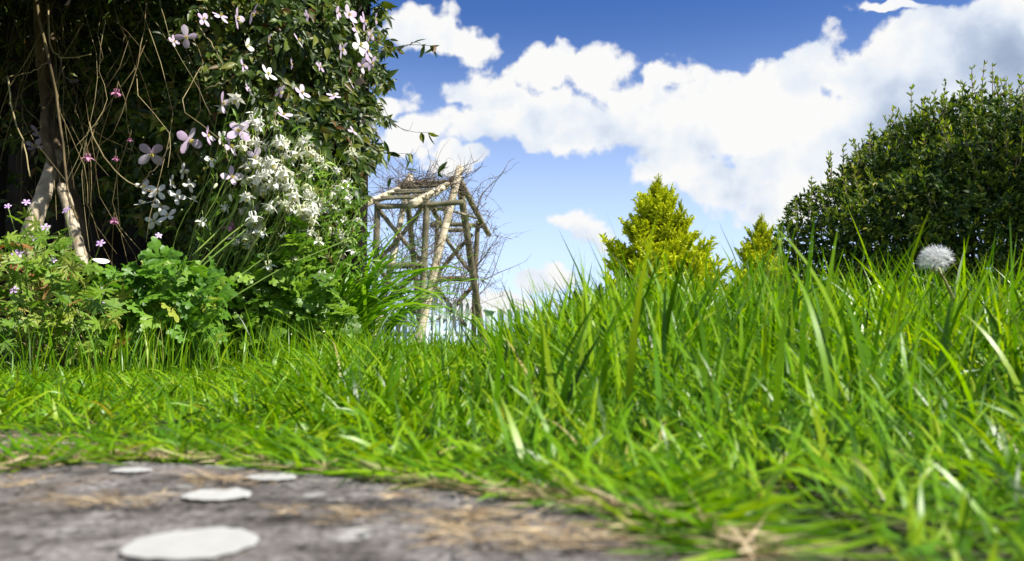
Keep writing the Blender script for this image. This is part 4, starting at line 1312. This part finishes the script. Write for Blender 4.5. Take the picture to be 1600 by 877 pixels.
def conifer(u, v_top, d, base_r, label, meshes, whorls, tilt0, group=None, tips=()):
    top = P(u, v_top, d)
    h = top.z
    t = thing('conifer_tree', (top.x, top.y, -.02), label, 'conifer tree', group)
    part('trunk', tube([(top.x, top.y, -.02), (top.x + .01, top.y, h * .5), (top.x, top.y, h * .97)], h * .03, .008, 8), MAT['bark'], t)
    for i in range(whorls):
        f = (i + .5) / whorls                     # 0 at the ground, 1 at the tip
        f = f ** .9
        z = h * (.03 + .93 * f)
        rad = base_r * (1 - f) ** 1.0 * (1 + random.gauss(0, .10)) + .025 * base_r
        a = i * 2.39996 + random.gauss(0, .35)
        el_ = tilt0 + .75 * f ** 2 + random.gauss(0, .10)
        L = rad / max(math.cos(el_), .6)
        dirv_ = Vector((math.cos(a) * math.cos(el_), math.sin(a) * math.cos(el_), math.sin(el_)))
        M = frame((0, 0, z), dirv_, (-math.cos(a) * math.sin(el_), -math.sin(a) * math.sin(el_), math.cos(el_)), L)
        put('branch', meshes[i % len(meshes)], t, M)
    for (du, dv, dy) in tips:                     # side leaders
        q = P(u + du, v_top + dv, d + dy)
        for k in range(14):
            f = k / 14
            a = k * 2.4
            el_ = .75 + .5 * f
            M = frame((q.x - top.x, q.y - top.y, q.z + .02 - h * .30 * (1 - f)), Vector((math.cos(a) * math.cos(el_), math.sin(a) * math.cos(el_), math.sin(el_))),
                      (-math.cos(a) * math.sin(el_), -math.sin(a) * math.sin(el_), math.cos(el_)), h * (.11 * (1 - f) + .04))
            put('branch', meshes[k % len(meshes)], t, M)
    put('leader', meshes[0], t, frame((0, 0, h * .86), (0.02, 0, 1), (0, -1, 0), h * .13))
    return t
conifer(1027, 272, 14.0, 1.20, 'larger golden green conifer standing in the middle behind the tall grass', GOLD, 175, .52, 'golden conifers', [(36, 46, -.1)])
conifer(1188, 333, 16.5, 1.05, 'smaller golden conifer between the large conifer and the round bush', GOLD, 110, .5, 'golden conifers', [])
conifer(898, 450, 18.0, .55, 'small dark green conifer tip above the grass, well left of the golden conifers', DARK, 60, .35)
conifer(938, 440, 17.0, .60, 'dark green conifer half hidden at the left foot of the large golden conifer', DARK, 60, .35)

# ------------------------------------------------------------------ big round bush on the right
bc = P(1592, 545, 4.35)
bush = thing('round_bush', (bc.x, bc.y, -.02), 'large rounded dark evergreen bush with glossy leaves filling the right side', 'bush')
BC = np.array([bc.x, bc.y, .42]); BR = np.array([1.20, 1.15, .90])
def bush_r(d):
    """bumpy outline by direction"""
    return 1 + .06 * np.sin(d[:, 0] * 7 + 1) * np.sin(d[:, 2] * 6) + .05 * np.sin(d[:, 0] * 21 + 4 * d[:, 1]) * np.sin(d[:, 2] * 19) + .035 * np.sin(d[:, 1] * 11 + d[:, 0] * 5) + .02 * np.sin(d[:, 2] * 17 + d[:, 0] * 13)
L_HED6 = (np.array([(0, 0, 0), (-.19, .33, .07), (.19, .33, .07), (-.15, .68, .03), (.15, .68, .03), (0, 1, -.12)]), np.array([(1, 2, 4, 3)]), np.array([(0, 2, 1), (3, 4, 5)]), np.array([0, .3, .3, .7, .7, 1]))
L_HED = [t_blade([(0, .03), (.2, .15), (.45, .20), (.75, .14), (1, .02)], fold=.2, curl=.2), t_blade([(0, .03), (.2, .13), (.45, .17), (.75, .12), (1, .02)], fold=.3, curl=.05)]
n = 40000
d = unit(n)
d = d[(d[:, 2] > -.8) & ((d[:, 1] < .30) | (d[:, 2] > .6))]; n = len(d)
lay = 1 - .30 * rng.random(n) ** 1.5
pos = BC + d * BR * (bush_r(d) * lay)[:, None]
di = unit(9000); di = di[di[:, 2] > -.9]
pos = np.concatenate([pos, BC + di * BR * (.45 + .30 * rng.random(len(di)))[:, None]]); d = np.concatenate([d, di])
# unseen taller lobe, added off to the right to shade the visible bush
d2 = unit(7000); d2 = d2[d2[:, 2] > -.6]
p2 = np.array([3.45, 2.85, 1.15]) + d2 * np.array([.80, .85, 1.25]) * (1 - .3 * rng.random(len(d2)) ** 1.4)[:, None] * bush_r(d2)[:, None]
pos = np.concatenate([pos, p2]); d = np.concatenate([d, d2]); n = len(d)
# whorls of leaves: five copies per point
K = 5
pos5 = np.repeat(pos, K, 0); d5 = np.repeat(d, K, 0)
sh = np.repeat(nrm(d + rng.normal(size=(n, 3)) * .35 + np.array([0, 0, .35])), K, 0)
tip = nrm(sh * .75 + unit(n * K) * .85)
pos5 = pos5 + sh * (rng.random((n * K, 1)) * .025)
nor = nrm(sh + unit(n * K) * .7 + np.array([0, 0, .35]))
scl = (.024 + .020 * rng.random(n * K))
vis = np.argsort(pos5[:, 1] - d5[:, 2] * .2 - scl * 20)
leaves(bush, 'leaf', L_HED, MAT['hedge_leaf'], pos5, tip, nor, scl, 300, vis, L_HED6)
for i in range(14):
    a = random.random() * 6.28
    e = Vector((BC[0] + math.cos(a) * .75 * random.random(), BC[1] + math.sin(a) * .75 * random.random(), .5 + .6 * random.random()))
    b0_ = Vector((bc.x + random.gauss(0, .06), bc.y + random.gauss(0, .06), -.02))
    part('trunk' if i < 3 else 'branch', tube(spline([b0_, b0_.lerp(e, .5) + Vector((0, 0, .08)), e], 9), .03 if i < 3 else .016, .006, 6), MAT['bark'], bush)
n = 6500
d = unit(n); d = d[(d[:, 2] > -.5) & (d[:, 1] < .3)]; n = len(d)
gate = np.sin(d[:, 0] * 19 + 2 * np.sin(d[:, 2] * 13)) * np.sin(d[:, 2] * 23 + d[:, 1] * 9) + rng.normal(size=n) * .4 > -.1
d = d[gate]; n = len(d)
yp = np.repeat(BC + d * BR * (bush_r(d) * (1.0 + .025 * rng.random(n)))[:, None], 5, 0)
yt = nrm(np.repeat(d * .8 + np.array([0, 0, .7]), 5, 0) + unit(n * 5) * .65)
mb = MB(); scatter(mb, L_HED6, yp, yt, unit(n * 5), .018 + .016 * rng.random(n * 5), .012 + .008 * rng.random(n * 5))
part('young_shoot', mb, MAT['young_leaf'], bush, kind='stuff')
tw_leaf = []
for i in range(130):                                 # this year's shoots breaking the outline
    d1 = unit(); d1[2] = abs(d1[2]) * .8 + .15; d1[1] = -abs(d1[1]) * .6; d1[0] = -abs(d1[0]) if i % 4 else d1[0]; d1 = nrm(d1)
    a = Vector(BC + d1 * BR * float(bush_r(d1[None])[0]) * .95)
    b_ = a + Vector(nrm(d1 * .5 + np.array([0, 0, .9]) + unit() * .3)) * random.uniform(.08, .19)
    pts = spline([a, (a + b_) / 2 + Vector((random.gauss(0, .008), 0, 0)), b_], 8)
    part('twig', tube(pts, .0022, .0012, 4), MAT['vine_twig'], bush)
    for j in range(3, 8):
        for s_ in range(2 + (j > 5)):
            tw_leaf.append((pts[j], nrm(np.array([random.gauss(0, .6), random.gauss(0, .6), .8]))))
for (u, v, h_, k) in [(1545, 190, 75, 0), (1525, 200, 80, 0), (1512, 185, 42, 0), (1563, 185, 52, 0), (1480, 205, 40, 0), (1452, 205, 50, 0), (1420, 195, 48, 0), (1578, 190, 55, 0), (1592, 180, 50, 0), (1440, 215, 40, 0), (1395, 215, 35, 0), (1610, 170, 60, 0),
                      (1360, 235, 32, 0), (1320, 265, 30, 0), (1290, 280, 32, 0), (1262, 315, 30, 0), (1245, 345, 28, 0), (1500, 190, 50, 0), (1535, 170, 60, 0), (1470, 190, 36, 0), (1345, 250, 24, 0), (1302, 275, 22, 0)]:
    dd = 4.2
    a = P(u, v + 30, dd); b_ = P(u + random.gauss(4, 9), v - h_ * 1.15, dd)
    m = (a + b_) / 2 + Vector((random.gauss(0, .01), random.gauss(0, .02), 0))
    pts = spline([a, m, b_], 9)
    o = part('twig', tube(pts, .0035, .0018, 4), MAT['vine_twig'], bush)
    for j in range(2, 9):
        for s_ in range(4 if j > 6 else 3):
            tw_leaf.append((pts[j], nrm(np.array([random.gauss(0, .7), random.gauss(0, .7), .8]))))
lp = np.array([a[0] for a in tw_leaf]); lt = np.array([a[1] for a in tw_leaf])
mb = MB(); scatter(mb, L_HED[1], lp, lt, unit(len(lp)), .018 + .018 * rng.random(len(lp)))
part('young_leaf', mb, MAT['young_leaf'], bush, kind='stuff')

# ------------------------------------------------------------------ dandelion clock
dc = P(1463, 409, .76)
dan = thing('dandelion_clock', (dc.x + .025, dc.y + .01, -.01), 'white fluffy dandelion seed head on a bent stalk at the right', 'dandelion')
part('stalk', tube(spline([(dc.x + .045, dc.y + .01, -.01), (dc.x + .038, dc.y + .01, .04), P(1492, 472, .765), dc - Vector((0, 0, .003))], 14), .0016, .0013, 7), MAT['green_stem'], dan)
core = MB()
vs, q = [], []
for i in range(6):
    for k in range(8):
        th = math.pi * i / 5; a = k * math.pi / 4
        vs.append((dc.x + .0042 * math.sin(th) * math.cos(a), dc.y + .0042 * math.sin(th) * math.sin(a), dc.z + .0036 * math.cos(th)))
q = [(i * 8 + k, i * 8 + (k + 1) % 8, (i + 1) * 8 + (k + 1) % 8, (i + 1) * 8 + k) for i in range(5) for k in range(8)]
core.add(vs, q)
part('receptacle', core, MAT['seed'], dan)
hd = MB()
n = 105
for i in range(n):
    z = 1 - 1.25 * (i + .5) / n
    a = i * 2.39996
    if math.sin(a * 1.0 + 1.2) * math.sqrt(1 - z * z) > .55 and z < .55 and random.random() < .7:
        continue                                      # some seeds have already blown away
    d = nrm(np.array([math.sqrt(1 - z * z) * math.cos(a), math.sqrt(1 - z * z) * math.sin(a), z]) + rng.normal(size=3) * .16)
    p0 = np.array(dc) + d * .0035; p1 = np.array(dc) + d * .0112 * random.uniform(.72, 1.15)
    tube([p0, p1], .00020, .00012, 3, hd, caps=False)
    s1 = nrm(np.cross(d, [.3, .5, .8])); s2 = np.cross(d, s1)
    for k in range(9):
        an = k * math.pi / 4.5 + random.random() * .5
        w = d * random.uniform(.45, .85) + (s1 * math.cos(an) + s2 * math.sin(an)) * .8
        sd = nrm(np.cross(w, d)) * .00016
        e = p1 + w * random.uniform(.0048, .0072)
        hd.add([p1 - sd * 1.3, p1 + sd * 1.3, e + sd * .8, e - sd * .8], [(0, 1, 2, 3)])
part('seed_head', hd, MAT['pappus'], dan)
br = MB()
for k in range(9):
    a = k * .698
    scatter(br, L_BRACT, [np.array(dc) - np.array([0, 0, .003])], [np.array([math.cos(a), math.sin(a), -.8])], [np.array([0, 0, 1.])], [.012])
part('bract', br, MAT['green_stem'], dan)
